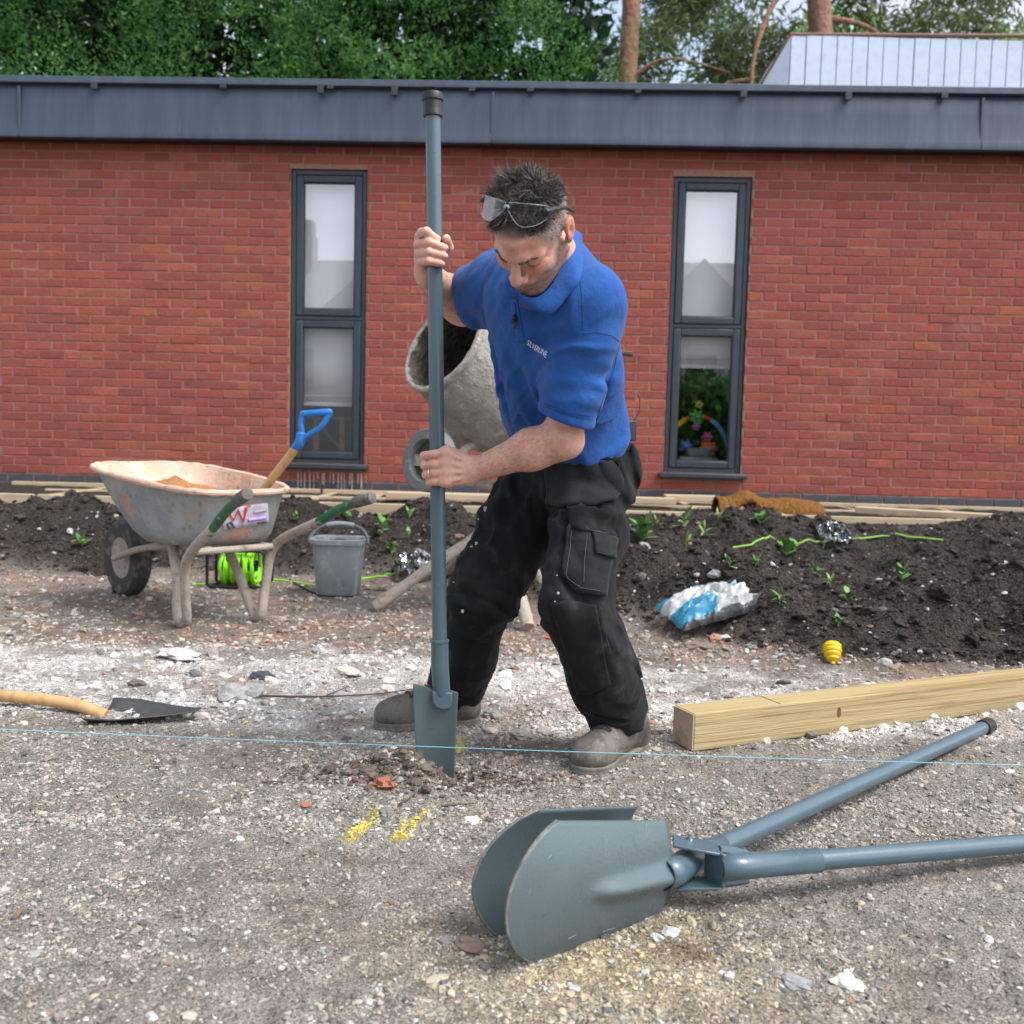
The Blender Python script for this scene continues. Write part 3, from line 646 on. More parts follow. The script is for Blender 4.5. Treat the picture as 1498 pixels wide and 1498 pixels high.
for x in (-3.3, -2.7, -2.05, -1.45, -1.0, -.4, .25, .8, 1.4, 2.0, 2.7, 3.4):
    mb = MB(); mb.box((x + rng.normal() * .03, .02, .325 - .2 - .05), (.047, 1.34, .1), np.array(Matrix.Rotation(rng.normal() * .05, 3, 'Z'))); mb.build('joist', mat_deal2, t_, local=True, bevel=.004, smooth=False)
for n_, (xa, xb, yv, zv, rz, lab) in enumerate(((-.9, .2, -.10, .385, .02, 'loose pale plank lying on the deck frame behind the upright pole'), (.45, 1.25, -.02, .39, -.01, 'loose pale plank lying on the deck frame beneath the toy window'), (1.2, 1.62, .25, .40, .06, 'short pale plank end lying beside the brown mat'), (2.45, 3.6, -.55, .38, -.5, 'pale plank laid slantwise across the deck frame near the clear plastic'))):
    mb = MB(); mb.box((0, 0, 0), (xb - xa, .14, .045), np.array(Matrix.Rotation(rz, 3, 'Z')))
    o = mb.build('plank', mat_deal, None, local=True, bevel=.004, smooth=False); o.location = toworld(((xa + xb) / 2, -.9 + yv, zv - .02)); o.rotation_euler = (0, 0, YAW); tag(o, lab, 'plank', 'loose planks on the deck frame')
# brown fibre mat draped over the frame
mat_coir = M('coir fibre', lin(140, 96, 52), 1.0, spec=.1, layers=[(60, lin(96, 62, 32), .45, .65, .8), (200, lin(182, 134, 82), .5, .7, .6)], bump=[(220, .01), (70, .012)])
c0 = P(1122, 742, 7.3); gxs = np.linspace(-.38, .38, 90); gvs = np.linspace(0, 1, 40); Gp = []
for x in gxs:
    fold = .16 * math.exp(-((x + .16) / .10) ** 2) ; row_ = []
    for v_ in gvs:
        g = math.pi * (v_ * 1.15 - .08); rad = .098 + .014 * math.sin(x * 11)
        y_ = -.16 * math.cos(g) * 1.0; z_ = rad * max(math.sin(g), -.2) * 1.1 + .012 * (fbm(x * 9, v_ * 5, 0, 3, 3) - .5) + (fold * .45 if g > .7 else 0) * min(1, (v_) * 2)
        if v_ < .3 and fold > .03: z_ += fold * (1 - v_ / .3) * .9
        row_.append(c0 + A(x * .99 + .008 * (rng.random() - .5), y_ + .01 * (rng.random() - .5) - .03 * x, z_ - .055 + .008 * (rng.random() - .5)))
    Gp.append(row_)
mb = MB(); mb.grid(Gp); tag(mb.build('fibre_mat', mat_coir, None, solid=.014), 'brown coir fibre mat slumped over the deck frame by the wall', 'mat')

# ------------------------------------------------------------------ pale clad upstand on the roof
mat_clad = M('pale blue boards', lin(190, 200, 216), .6, layers=[(10, lin(168, 180, 200), .45, .7, .5)])
mat_cladedge = M('brown edging', lin(120, 90, 78), .7)
YB = 11.2; q0 = P(1113, 126, YB); q1 = P(1157, 52, YB); q2 = P(1640, 56, YB); zlo = 3.5
t_ = thing('clad_dormer', 'pale blue dormer clad in upright boards rising behind the flat roof', 'dormer', (q1[0], YB, zlo))
bw_ = .168; x = q1[0]
while x < q2[0]:
    mb = MB(); mb.box((x + bw_ / 2, YB + rng.normal() * .002, (zlo + q1[2]) / 2), (bw_ - .008, .03, q1[2] - zlo)); mb.build('board', mat_clad, t_, bevel=.004, smooth=False); x += bw_
mb = MB(); mb.box(((q1[0] + q2[0]) / 2, YB + .9, (zlo + q1[2]) / 2 - .01), (q2[0] - q1[0] - .02, 1.76, q1[2] - zlo - .02)); mb.build('core', M('dark gap', (.05, .05, .055), .9), t_)
sl = (q1[0] - q0[0]) / (q1[2] - q0[2]); xl = q1[0] - sl * (q1[2] - zlo)
mb = MB(); mb.add([A(xl, YB + .5, zlo), A(q1[0] - .004, YB - .012, zlo), A(q1[0] - .004, YB - .012, q1[2]), A(q1[0] - .004, YB + 1.0, q1[2])], [(0, 1, 2), (0, 2, 3)])
mb.build('sloped_side', mat_clad, t_, smooth=False)
mb = MB(); mb.tube([A(xl, YB + .5, zlo), A(q1[0], YB + .0, q1[2] + .01), A(q2[0], YB - .02, q2[2] + .01)], .022, 6); mb.build('edging', mat_cladedge, t_)

# ------------------------------------------------------------------ vegetation
def leafmat(name, c1, c2, c3, thru=1.0):
    mt = M(name, c1, .7, spec=.3, layers=[(1.4, c2, .42, .62, .9, 2), (6, c3, .48, .66, .8, 3)]); nt = mt.node_tree; b = nt.nodes['Principled BSDF']   # leaves let light through
    tr = nt.nodes.new('ShaderNodeBsdfTranslucent'); gm = nt.nodes.new('ShaderNodeMix'); gm.data_type = 'RGBA'; gm.inputs[0].default_value = thru; gm.inputs[6].default_value = (0, 0, 0, 1); nt.links.new(b.inputs['Base Color'].links[0].from_socket, gm.inputs[7]); nt.links.new(gm.outputs[2], tr.inputs[0]); ad = nt.nodes.new('ShaderNodeAddShader'); o = nt.nodes['Material Output']
    nt.links.new(b.outputs[0], ad.inputs[0]); nt.links.new(tr.outputs[0], ad.inputs[1]); nt.links.new(ad.outputs[0], o.inputs[0]); return mt
def leaves(centres, per, spread, size, droop=0.0, up=.3, asp=.45, shell=.45):
    """leaf faces (bent pairs of triangles) round clump centres"""
    n = len(centres) * per; c = np.repeat(np.asarray(centres), per, 0); sp = np.repeat(np.broadcast_to(np.asarray(spread), (len(centres),)), per)
    d = rng.normal(size=(n, 3)); d /= np.linalg.norm(d, axis=1)[:, None]; p_ = c + d * (sp * rng.random(n) ** shell)[:, None]
    t = d * .8 + rng.normal(size=(n, 3)) * .5; t[:, 2] += up - droop; t /= np.linalg.norm(t, axis=1)[:, None]
    s = np.cross(t, rng.normal(size=(n, 3))); s /= np.linalg.norm(s, axis=1)[:, None]; L = size * rng.uniform(.6, 1.3, n)
    a = p_; b = p_ + t * (L * .5)[:, None] + s * (L * asp * .5)[:, None]; c2 = p_ + t * L[:, None]; e = p_ + t * (L * .5)[:, None] - s * (L * asp * .5)[:, None]
    V = np.stack([a, b, c2, e], 1).reshape(-1, 3); i = np.arange(n)[:, None] * 4
    F = np.concatenate([i + np.array([[0, 1, 2]]), i + np.array([[0, 2, 3]])])
    return V, F
# dense conifer hedge
hed = thing('conifer_hedge', 'dense dark green conifer hedge standing behind the flat roof', 'hedge', (-3.5, 13.0, 0))
mat_h1 = leafmat('hedge green', lin(58, 96, 46), lin(38, 70, 36), lin(94, 134, 60), .8); mat_h2 = leafmat('hedge inner shade', lin(20, 40, 20), lin(12, 26, 14), lin(30, 56, 28))  # inner leaves coloured darker, painting the shade in the gaps between clumps
xr = P(905, 60, 13.0)[0]
n = 1500; cx = rng.uniform(-10.5, xr + .15, n); cz = rng.uniform(3.7, 8.0, n)
edge = ss(xr - .8, xr + .15, cx + .25 * np.sin(cz * 3) + .2 * (cz - 5)); cy = 12.7 + .55 * fbm(cx * 1.7, cz * 1.7, 0, 3, 51) * 2 + rng.uniform(-.1, .25, n) + edge * .8
keep = rng.random(n) > edge * .55
V, F = leaves(np.stack([cx, cy, cz], -1)[keep], 95, .17 + .15 * rng.random(keep.sum()), .064, up=.45, asp=.4, shell=.22)
obj_np('foliage', V, F, mat_h1, hed, smooth=False)
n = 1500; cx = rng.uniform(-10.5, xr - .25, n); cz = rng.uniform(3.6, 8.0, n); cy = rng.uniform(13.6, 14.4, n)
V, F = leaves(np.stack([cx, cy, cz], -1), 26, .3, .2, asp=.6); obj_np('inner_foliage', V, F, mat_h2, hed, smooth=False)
for k in range(9):
    mb = MB(); x = -9.6 + k * 1.25; mb.tube([A(x, 14, 0), A(x + .1, 14, 4), A(x, 14.1, 7.6)], [.14, .1, .03], 8); mb.build('trunk', M('hedge bark', (.09, .06, .04), .9), hed)
# pines and lighter trees beyond
mat_bark = M('pine bark', lin(146, 110, 88), .9, layers=[(5, lin(112, 82, 66), .45, .65, .8), (22, lin(88, 66, 54), .52, .7, .7), (3, lin(186, 124, 88), .5, .7, .6)], bump=[(14, .04), (50, .012)])
mat_n = [leafmat('pine needles', lin(92, 112, 70), lin(62, 78, 50), lin(118, 134, 90), .6), leafmat('dry pine needles', lin(94, 102, 64), lin(70, 76, 50), lin(96, 116, 74), .5), leafmat('light leaves', lin(116, 148, 84), lin(88, 120, 66), lin(146, 170, 108), .7)]
def tree(name, label, path, rad, ncl, box, mt, size, per, spread, droop=0, branches=()):
    t_ = thing(name, label, 'tree', (path[0][0], path[0][1], 0), 'trees behind the building')
    mb = MB(); pp = crom(path, 6); mb.tube(pp, np.interp(np.linspace(0, 1, len(pp)), np.linspace(0, 1, len(rad)), rad), 14); mb.build('trunk', mat_bark, t_)
    for bp, r0 in branches:
        mb = MB(); q = crom(bp, 6); mb.tube(q, np.linspace(r0, r0 * .3, len(q)), 8); mb.build('branch', mat_bark, t_)
    lo, hi = np.array(box[0]), np.array(box[1]); c = lo + (hi - lo) * rng.random((ncl, 3)); g = fbm(c[:, 0] * .75, c[:, 2] * .9, c[:, 1] * .4, 3, len(name) + int(abs(lo[0]) * 10))
    c = c[g > .54]
    V, F = leaves(c, per, spread * rng.uniform(.7, 1.3, len(c)), size, droop=droop, up=.1, asp=.22 if 'pine' in name else .5); obj_np('crown', V, F, mt, t_, smooth=False)
    return t_
a = P(917, 60, 15.5); tree('pine_tree', 'tall pine with a straight brown trunk at the end of the hedge', [A(a[0] - .05, 15.5, 0), A(a[0] - .02, 15.5, 3), A(a[0] + .02, 15.5, 6), A(a[0] + .1, 15.6, 9), A(a[0] + .1, 15.6, 12)], [.19, .16, .145, .13, .08], 700, (A(a[0] - .2, 15.6, 5.4), A(a[0] + 2.6, 17.5, 9.5)), mat_n[0], .16, 60, .28, .15,
     [([A(a[0], 15.5, 6.2), A(a[0] + .6, 15.4, 6.5), A(a[0] + 1.5, 15.3, 6.3)], .03), ([A(a[0], 15.5, 5.2), A(a[0] + .5, 15.6, 5.3), A(a[0] + 1.1, 15.7, 5.15)], .03)])
b_ = P(1205, 20, 15.0); tree('pine_tree', 'tall pine with a leaning orange trunk behind the pale dormer', [A(b_[0] + .35, 15, 0), A(b_[0] + .2, 15, 4), A(b_[0] - .02, 15, 6.6), A(b_[0] - .25, 15, 9), A(b_[0] - .5, 15, 12)], [.24, .19, .17, .15, .09], 1100, (A(b_[0] - 2.4, 15.5, 4.9), A(b_[0] + 3.6, 17.4, 9.5)), mat_n[1], .17, 60, .3, .45,
     [([A(b_[0] - .1, 15, 7.4), A(b_[0] - .7, 14.8, 7.2), A(b_[0] - 1.05, 14.7, 6.3), A(b_[0] - 1.0, 14.7, 5.6), A(b_[0] - .55, 14.7, 5.1)], .05), ([A(b_[0], 15, 7), A(b_[0] + .8, 15.2, 6.9), A(b_[0] + 1.6, 15.2, 6.2)], .05), ([A(b_[0] - 1.02, 14.7, 6.0), A(b_[0] - 1.5, 14.8, 5.9), A(b_[0] - 1.9, 14.9, 5.4)], .03)])
c_ = P(1010, 90, 20); tree('broadleaf_tree', 'pale green bushy tree glimpsed between the two pines', [A(c_[0], 20, 0), A(c_[0], 20, 3), A(c_[0] + .2, 20, 7)], [.2, .15, .05], 520, (A(c_[0] - 1.8, 19, 3.6), A(c_[0] + 2.2, 21, 6.9)), mat_n[2], .17, 55, .34)
c_ = P(1330, 60, 19); tree('broadleaf_tree', 'pale green tree beyond the pale dormer, towards the frame edge', [A(c_[0], 19, 0), A(c_[0], 19, 3), A(c_[0] + .2, 19, 7)], [.2, .15, .05], 800, (A(c_[0] - 2.0, 18.4, 4.2), A(c_[0] + 4, 20, 9)), mat_n[2], .17, 55, .36)
# houses across the way, which the panes mirror
mat_render = M('pale render', (.34, .335, .33), .9, layers=[(3, (.26, .25, .24), .45, .7, .5)]); mat_tile = M('roof tile', lin(150, 146, 148), .9, layers=[(4, lin(128, 124, 128), .4, .7, .6)])
mat_dark = M('dark window', (.03, .035, .04), .2)
for xh, yh, lab, wd in ((4.4, -17, 'grey house with chimney across the way, mirrored in the toy window', 7.4), (-6.6, -17.5, 'wide grey house across the way, mirrored in the window by the wheelbarrow', 8.5)):
    t_ = thing('house', lab, 'house', (xh, yh, 0)); e_, rd = 4.7, 7.1
    mb = MB(); mb.box((xh, yh - 3, e_ / 2), (wd, 6, e_)); mb.add([A(xh - wd * .28, yh + .02, e_), A(xh + wd * .28, yh + .02, e_), A(xh, yh + .02, rd - .3)], [(0, 1, 2)]); mb.build('wall', mat_render, t_, smooth=False)
    mb = MB(); mb.add([A(xh - wd / 2 - .3, yh + .4, e_ - .1), A(xh + wd / 2 + .3, yh + .4, e_ - .1), A(xh + wd / 2 + .3, yh - 3, rd), A(xh - wd / 2 - .3, yh - 3, rd), A(xh - wd / 2 - .3, yh - 6.4, e_ - .1), A(xh + wd / 2 + .3, yh - 6.4, e_ - .1)], [(0, 1, 2, 3), (3, 2, 5, 4)]); rf = mb.build('roof', mat_tile, t_, smooth=False, solid=.12)
    cx_ = xh + 3.1 if xh > 0 else xh - 3.4
    mb = MB(); mb.box((cx_, yh - 2.6, 7.3), (.9, .8, 1.3)); mb.box((cx_ + .2, yh - 2.6, 8.2), (.35, .6, .6)); mb.box((cx_ - .7, yh - 2.6, 6.9), (.5, .8, 1.0)); mb.build('chimney', mat_tile, rf, smooth=False)
    for dx in (-.32, 0, .32):
        mb = MB(); mb.box((xh + dx * wd, yh + .02, 3.0), (1.1, .08, 1.3)); w_ = mb.build('window', mat_dark, t_, smooth=False)
        mb = MB(); ring_box(mb, xh + dx * wd - .6, xh + dx * wd + .6, 2.3, 3.7, .09, yh + .05, yh + .12); mb.build('frame', mat_render, w_, smooth=False)
t_ = thing('garden_hedge', 'dark green garden hedge across the way, seen only mirrored', 'hedge', (0, -9, 0))
n = 900; V, F = leaves(np.stack([rng.uniform(2.6, 9, n), rng.uniform(-9.6, -8.8, n), rng.uniform(.2, 2.0, n) + .3 * np.sin(np.arange(n))], -1), 22, .4, .2, asp=.6); obj_np('foliage', V, F, mat_h1, t_, smooth=False)

# ================================================================== OBJECTS
def bvh_of(*objs):
    V, F, b = [], [], 0
    for o in objs:
        w_ = origin(o); me = o.data; V += [tuple(np.array(v.co) + w_) for v in me.vertices]; F += [tuple(b + i for i in p.vertices) for p in me.polygons]; b += len(me.vertices)
    return BVHTree.FromPolygons(V, F)
def cast(bv, px, py, off):
    d = Vector(ray(px, py)).normalized(); h = bv.ray_cast(Vector(CAMP), d)
    if h[0] is None: return None
    n = h[1] if h[1].dot(d) < 0 else -h[1]
    return np.array(h[0]) + np.array(n) * off
def patch(name, top, bot, bv, off, mat, parent, nu=16, nv=10, thick=.002, smooth_=2, fallback=None):
    """cloth, paint or paper lying on a surface: the strip between two outlines laid onto it"""
    def edge(e, n):
        e = np.asarray(e, float); s = np.r_[0, np.cumsum(np.linalg.norm(np.diff(e, axis=0), axis=1))]; t = np.linspace(0, s[-1], n); return np.stack([np.interp(t, s, e[:, 0]), np.interp(t, s, e[:, 1])], -1)
    a, b_ = edge(top, nu), edge(bot, nu); Gd = np.full((nv, nu, 3), np.nan)
    for i in range(nv):
        for j in range(nu):
            q = a[j] + (b_[j] - a[j]) * i / (nv - 1); h = cast(bv, q[0], q[1], off)
            if h is not None: Gd[i, j] = h
    if np.isnan(Gd).any():
        Y = np.nanmean(Gd[..., 1]) if fallback is None else fallback
        for i, j in np.argwhere(np.isnan(Gd[..., 0])):
            ok = np.argwhere(~np.isnan(Gd[..., 0])); q = ok[np.argmin(((ok - (i, j)) ** 2).sum(1))] if len(ok) else None
            p2 = a[j] + (b_[j] - a[j]) * i / (nv - 1); Gd[i, j] = P(p2[0], p2[1], Gd[q[0], q[1], 1] if q is not None else Y)
    for _ in range(smooth_):
        K = Gd.copy(); K[1:-1, 1:-1] = (Gd[1:-1, 1:-1] * 2 + Gd[:-2, 1:-1] + Gd[2:, 1:-1] + Gd[1:-1, :-2] + Gd[1:-1, 2:]) / 6
        Gd = K
    mb = MB(); mb.grid(Gd); return mb.build(name, mat, parent, solid=thick, ang=60)

mat_tool = M('blue grey tool enamel', lin(76, 95, 104), .30, spec=.5, layers=[(35, lin(80, 100, 110), .45, .65, .5), (160, lin(130, 140, 146), .72, .80, .5)], bump=[(260, .0008, .5)], rvar=.05, coat=.15)
mat_toolblade = M('scuffed tool enamel', lin(82, 95, 98), .36, spec=.5, layers=[(9, lin(86, 100, 103), .42, .66, .6), (45, lin(128, 138, 140), .68, .78, .5), (14, lin(104, 102, 94), .64, .80, .45)], bump=[(180, .0010, .6)], rvar=.12)
mat_scratch = M('bare scratch', lin(136, 146, 150), .5)
mat_rubber = M('black rubber', (.012, .012, .013), .45, bump=[(90, .001)])
mat_steel = M('zinc bolt', (.55, .56, .57), .3, metal=1.0)

# ------------------------------------------------------------------ fencing spade held upright
YS = 2.45
sp_t, sp_f, sp_s = P(633, 150, YS), P(643, 938, YS), P(646, 1006, YS); sp_ax = unit(sp_f - sp_t)
spade = thing('fencing_spade', 'long blue grey steel fencing spade held upright by the man, blade in the ground', 'spade', (SPADE[0], YS, 0))
mb = MB(); mb.tube([sp_t, sp_f + sp_ax * .02], .0185, 28); mb.build('pole', mat_tool, spade)
mb = MB(); mb.lathe([(.001, -.024), (.018, -.0235), (.024, -.021), (.0262, -.015), (.0262, -.004), (.0235, -.001), (.0228, .026), (.0235, .028), (.0235, .033), (.019, .034)], sp_t, sp_ax, 28); mb.build('end_cap', mat_rubber, spade)
mb = MB(); mb.tube([sp_f - sp_ax * .006, sp_f - sp_ax * .004, sp_f + sp_ax * .002, sp_f + sp_ax * .004], [.0205, .0238, .0238, .021], 28); mb.tube([sp_f, sp_f + sp_ax * .06, sp_s + sp_ax * .012, sp_s + sp_ax * .03], [.0222, .0222, .0215, .016], 28); mb.build('socket', mat_tool, spade)
ba, bb, bc, bd = P(604, 1001, YS - .012), P(670, 1013, YS - .012), P(607, 1100, YS - .008), P(664, 1143, YS - .008)
Gd = []
wdir = unit(bb - ba); 
for t in np.linspace(0, 1.45, 30):
    r_ = []
    for s_ in np.linspace(0, 1, 17):
        lft = ba + (P(609, 1120, YS - .006) - ba) * t; rgt = bb + (P(664, 1140, YS - .006) - bb) * t; q = lft + (rgt - lft) * s_
        q = q + A(0, .008 * (1 - (2 * s_ - 1) ** 2), 0)
        notch = math.exp(-((s_ - .52) / .2) ** 4); q[2] -= .006 * notch * max(0, 1 - t * 6)
        q[2] += .0015 * math.sin(s_ * 9 + 1) * max(0, 1 - t * 5); r_.append(q)
    Gd.append(r_)
mb = MB(); mb.grid(Gd); bl = mb.build('blade', mat_toolblade, spade, solid=.0045, bevel=.001, ang=50)
mb = MB(); c_ = P(646, 1022, YS - .021); pr = [(-.024, .016), (.025, .014), (.025, -.014), (.019, -.026), (.004, -.028), (-.012, -.024), (-.022, -.012)]
Vp = [c_ + A(x, -.002 + .004 * abs(x) / .02, z) for x, z in pr] + [c_ + A(x * 1.08, .010, z * 1.08) for x, z in pr]
mb.add(Vp, [tuple(range(7))] + [(i, 7 + i, 7 + (i + 1) % 7, (i + 1) % 7) for i in range(7)]); mb.build('weld_plate', mat_tool, spade, bevel=.003)

# ------------------------------------------------------------------ post hole digger lying in front
dig = thing('post_hole_digger', 'blue grey post hole digger lying on the gravel with its two curved blades agape', 'digger', G(860, 1390))
def scoop(tip, back, wf, wb, bulge, near, rib):
    u = unit(back - tip); L = np.linalg.norm(back - tip); v = unit(A(0, 0, 1) - u * u[2]); n_ = np.cross(u, v); n_ = n_ if n_[1] < 0 else -n_
    sg = 1 if near else -1; R_ = []; sc_ = .108 / L; Rc = (wf * wf + .108 ** 2) / (2 * .108)
    for s_ in np.r_[np.linspace(0, 1, 22) ** 1.6 * sc_, np.linspace(sc_ + .02, 1, 30)]:
        wv = (.62 * math.sqrt(max(0, 2 * Rc * s_ * L - (s_ * L) ** 2)) + .38 * wf * (s_ / sc_) ** .62) if s_ <= sc_ else wf + (wb - wf) * (s_ - sc_) / (1 - sc_); r_ = []
        for t in np.linspace(-1, 1, 35):
            tt = t * wv / wf; b = bulge * (1 - tt * tt) * (.55 + .45 * min(1, s_ * 1.6))
            rw = .07 + .20 * s_; rb = rib * ss(.40, .62, s_) * math.exp(-((t + .02) / rw) ** 2 * 2.2) * (.6 + .6 * s_)
            r_.append(tip + u * (s_ * L) + v * (wv * t) + n_ * sg * (b + rb - bulge * .8))
        R_.append(r_)
    return np.array(R_), u, v, n_
nt_, nb_ = P(747, 1332, 1.455), P(976, 1277, 1.70)
Gn, u_, v_, n_ = scoop(nt_, nb_, .115, .089, .036, True, .017)
mb = MB(); mb.grid(Gn); b1 = mb.build('blade', mat_toolblade, dig, solid=.0035, ang=60)
mat_worn = M('worn blade edge', lin(118, 110, 100), .6, layers=[(40, lin(80, 94, 98), .45, .55, .9), (18, lin(150, 134, 112), .55, .66, .8)], bump=[(120, .002)])
def worn(Gx): mb = MB(); e = np.vstack([Gx[21::-1, 0], Gx[:22, -1]]); mb.tube(e, .0026, 6); mb.build('worn_edge', mat_worn, dig)
worn(Gn)
ft_, fb_ = P(688, 1288, 1.59), P(912, 1252, 1.83)
Gn, uf, vf, nf = scoop(ft_, fb_, .117, .100, .034, False, .010)
mb = MB(); mb.grid(Gn); b2 = mb.build('blade', mat_toolblade, dig, solid=.0035, ang=60)
worn(Gn)
def sleeve(pts, rad, name, mat=mat_tool, n=24, caps=True):
    mb = MB(); mb.tube(pts, rad, n, caps=caps); return mb.build(name, mat, dig)
h1a, h1b = P(1014, 1256, 1.775), P(1249, 1150, 2.25); h1e = h1a + (h1b - h1a) * 2.35; h1r = h1a + (h1b - h1a) * .14
h2a, h2b = P(1050, 1270, 1.715), P(1249, 1254, 1.815); h2e = h2a + (h2b - h2a) * 4.3; h2r = h2a + (h2b - h2a) * .72
sk = nb_ + u_ * .004
# open socket of the near blade, running on into the far handle
mb = MB(); mb.tube([nb_ - u_ * .018 - n_ * -.004, nb_ + u_ * .02, h1a, h1a + unit(h1b - h1a) * .05, h1r], [.026, .025, .0235, .0215, .0212], 24, caps=False); mb.build('socket', mat_tool, dig, solid=.003)
sleeve([h1r - unit(h1b - h1a) * .005, h1r + unit(h1b - h1a) * .002], .0222, 'ferrule_ring'); sleeve([h1r - unit(h1b - h1a) * .05, h1e], .0192, 'handle')
mb = MB(); dh = unit(h2b - h2a); mb.tube([h2a, h2a + dh * .05, h2r], [.0225, .0215, .0208], 24, caps=False); mb.build('socket', mat_tool, dig, solid=.003)
sleeve([h2r - dh * .004, h2r + dh * .003], .0222, 'ferrule_ring'); sleeve([h2r - dh * .06, h2e], .0186, 'handle')
for q_, d_ in ((h1e, unit(h1b - h1a)), (h2e, dh)): mb = MB(); mb.lathe([(.02, -.05), (.0235, -.05), (.0245, 0), (.022, .006), (.001, .008)], q_, d_, 20); mb.build('end_cap', mat_rubber, dig)
# far blade neck
sleeve([fb_ - uf * .03, fb_ + uf * .03, P(985, 1262, 1.80)], [.022, .02, .018], 'neck')
# hinge yoke: two flat arms and a back plate, bolt through the near socket
def bar(a, b_, wd, th, name):
    a, b_ = np.asarray(a), np.asarray(b_); u = unit(b_ - a); s_ = unit(np.cross(u, (0, 0, 1))); t = np.cross(s_, u); mb = MB(); mb.box((a + b_) / 2, (np.linalg.norm(b_ - a), wd, th), np.stack([u, s_, t], 1)); return mb.build(name, mat_tool, dig, bevel=.002)
bar(P(984, 1230, 1.745), P(1052, 1243, 1.735), .05, .006, 'yoke_arm'); bar(P(988, 1293, 1.735), P(1050, 1292, 1.73), .05, .006, 'yoke_arm')
mb = MB(); q = P(1046, 1267, 1.728); mb.box(q, (.008, .052, .062), np.array(Matrix.Rotation(math.radians(28), 3, 'Z'))); mb.build('yoke_plate', mat_tool, dig, bevel=.002)
for yy_ in (1243, 1292):
    mb = MB(); a = P(1052, yy_, 1.735); b_ = P(1094, yy_ + (6 if yy_ < 1260 else -4), 1.755); mb.tube([a, (a + b_) / 2, b_], [.008, .009, .006], 8); mb.build('gusset', mat_tool, dig)
q = P(1009, 1236, 1.755)
mb = MB(); mb.tube([q - A(0, 0, .06), q + A(0, 0, .018)], .005, 10); mb.build('bolt', mat_steel, dig)
mb = MB(); mb.lathe([(.001, 0), (.010, 0), (.010, .008), (.001, .008)], q + A(0, 0, .002), (0, 0, 1), 6); mb.lathe([(.001, 0), (.013, 0), (.013, .002), (.001, .002)], q - A(0, 0, .001), (0, 0, 1), 16); mb.build('nut', mat_steel, dig)
bvd = bvh_of(b1)
for a, b_ in (((884, 1222), (883, 1252)), ((887, 1226), (885, 1246)), ((908, 1238), (914, 1274)), ((903, 1240), (908, 1262)), ((955, 1320), (953, 1332)), ((880, 1362), (898, 1356)), ((830, 1372), (842, 1366)), ((925, 1200), (929, 1206)), ((945, 1205), (943, 1214)), ((925, 1222), (930, 1242)), ((800, 1256), (806, 1250)), ((775, 1300), (771, 1312))):
    pts = [cast(bvd, a[0] + (b_[0] - a[0]) * t, a[1] + (b_[1] - a[1]) * t, .0022) for t in np.linspace(0, 1, 6)]
    pts = [p_ for p_ in pts if p_ is not None]
    if len(pts) > 2: mb = MB(); mb.tube(pts, np.linspace(.0005, .0003, len(pts)), 5); mb.build('scratch', mat_scratch, dig)

# ------------------------------------------------------------------ fence post
mat_post = M('treated sawn timber', lin(172, 154, 114), .8, layers=[(2.2, lin(170, 146, 98), .40, .62, .75), (9, lin(136, 110, 68), .50, .60, .75), (26, lin(124, 102, 68), .56, .70, .5), (4, lin(128, 114, 82), .5, .7, .55)], bump=[(26, .004), (120, .0015)], scale=(.10, 3.2, 3.2))
mat_end = M('weathered end grain', lin(186, 166, 146), .9, layers=[(14, lin(120, 104, 84), .48, .66, .7), (60, lin(196, 160, 140), .5, .7, .6), (5, lin(88, 84, 66), .56, .7, .6)], bump=[(90, .002)])
pa, pb = G(1014, 1102), G(1249, 1071); dirp = unit((pb - pa) * A(1, 1, 0)); perp = A(-dirp[1], dirp[0], 0); PW, PHh = .098, .103
post = thing('fence_post', 'square sawn timber fence post lying on the ground beside the boot', 'post', pa)
R = np.stack([dirp, perp, A(0, 0, 1)], 1); LP = 1.8; base = pa + perp * PW / 2 + A(0, 0, .004)
mb = MB(); mb.box((0, 0, 0), (LP, PW, PHh)); o = mb.build('timber', mat_post, None, local=True, bevel=.004, smooth=False)
o.parent = post; o.location = base - pa + dirp * LP / 2 + A(0, 0, PHh / 2); o.rotation_euler = (0, 0, math.atan2(dirp[1], dirp[0]))
mb = MB(); mb.box((0, 0, 0), (.003, PW - .005, PHh - .005)); o = mb.build('end_face', mat_end, None, local=True, smooth=False); o.parent = post
o.location = base - pa - dirp * .0008 + A(0, 0, PHh / 2); o.rotation_euler = (0, 0, math.atan2(dirp[1], dirp[0]))
for xk, zk, r_ in ((.50, .06, .012),):
    mb = MB(); bv_, bf_ = ico(2); mb.add(base + dirp * xk - perp * (PW / 2) + A(0, 0, zk) + (bv_ * A(r_ * .7, r_ * .04, r_ * 1.3)) @ R.T, bf_.tolist()); mb.build('knot', M('knot', lin(112, 80, 48), .8, layers=[(60, lin(84, 58, 34), .45, .6, .7)]), post)

mb = MB(); mb.box(base + dirp * .29 + A(0, 0, PHh + .0002), (.0025, PW - .006, .0014), np.stack([dirp, perp, A(0, 0, 1)], 1)); mb.build('saw_mark', M('saw mark', lin(92, 76, 52), .9), post)
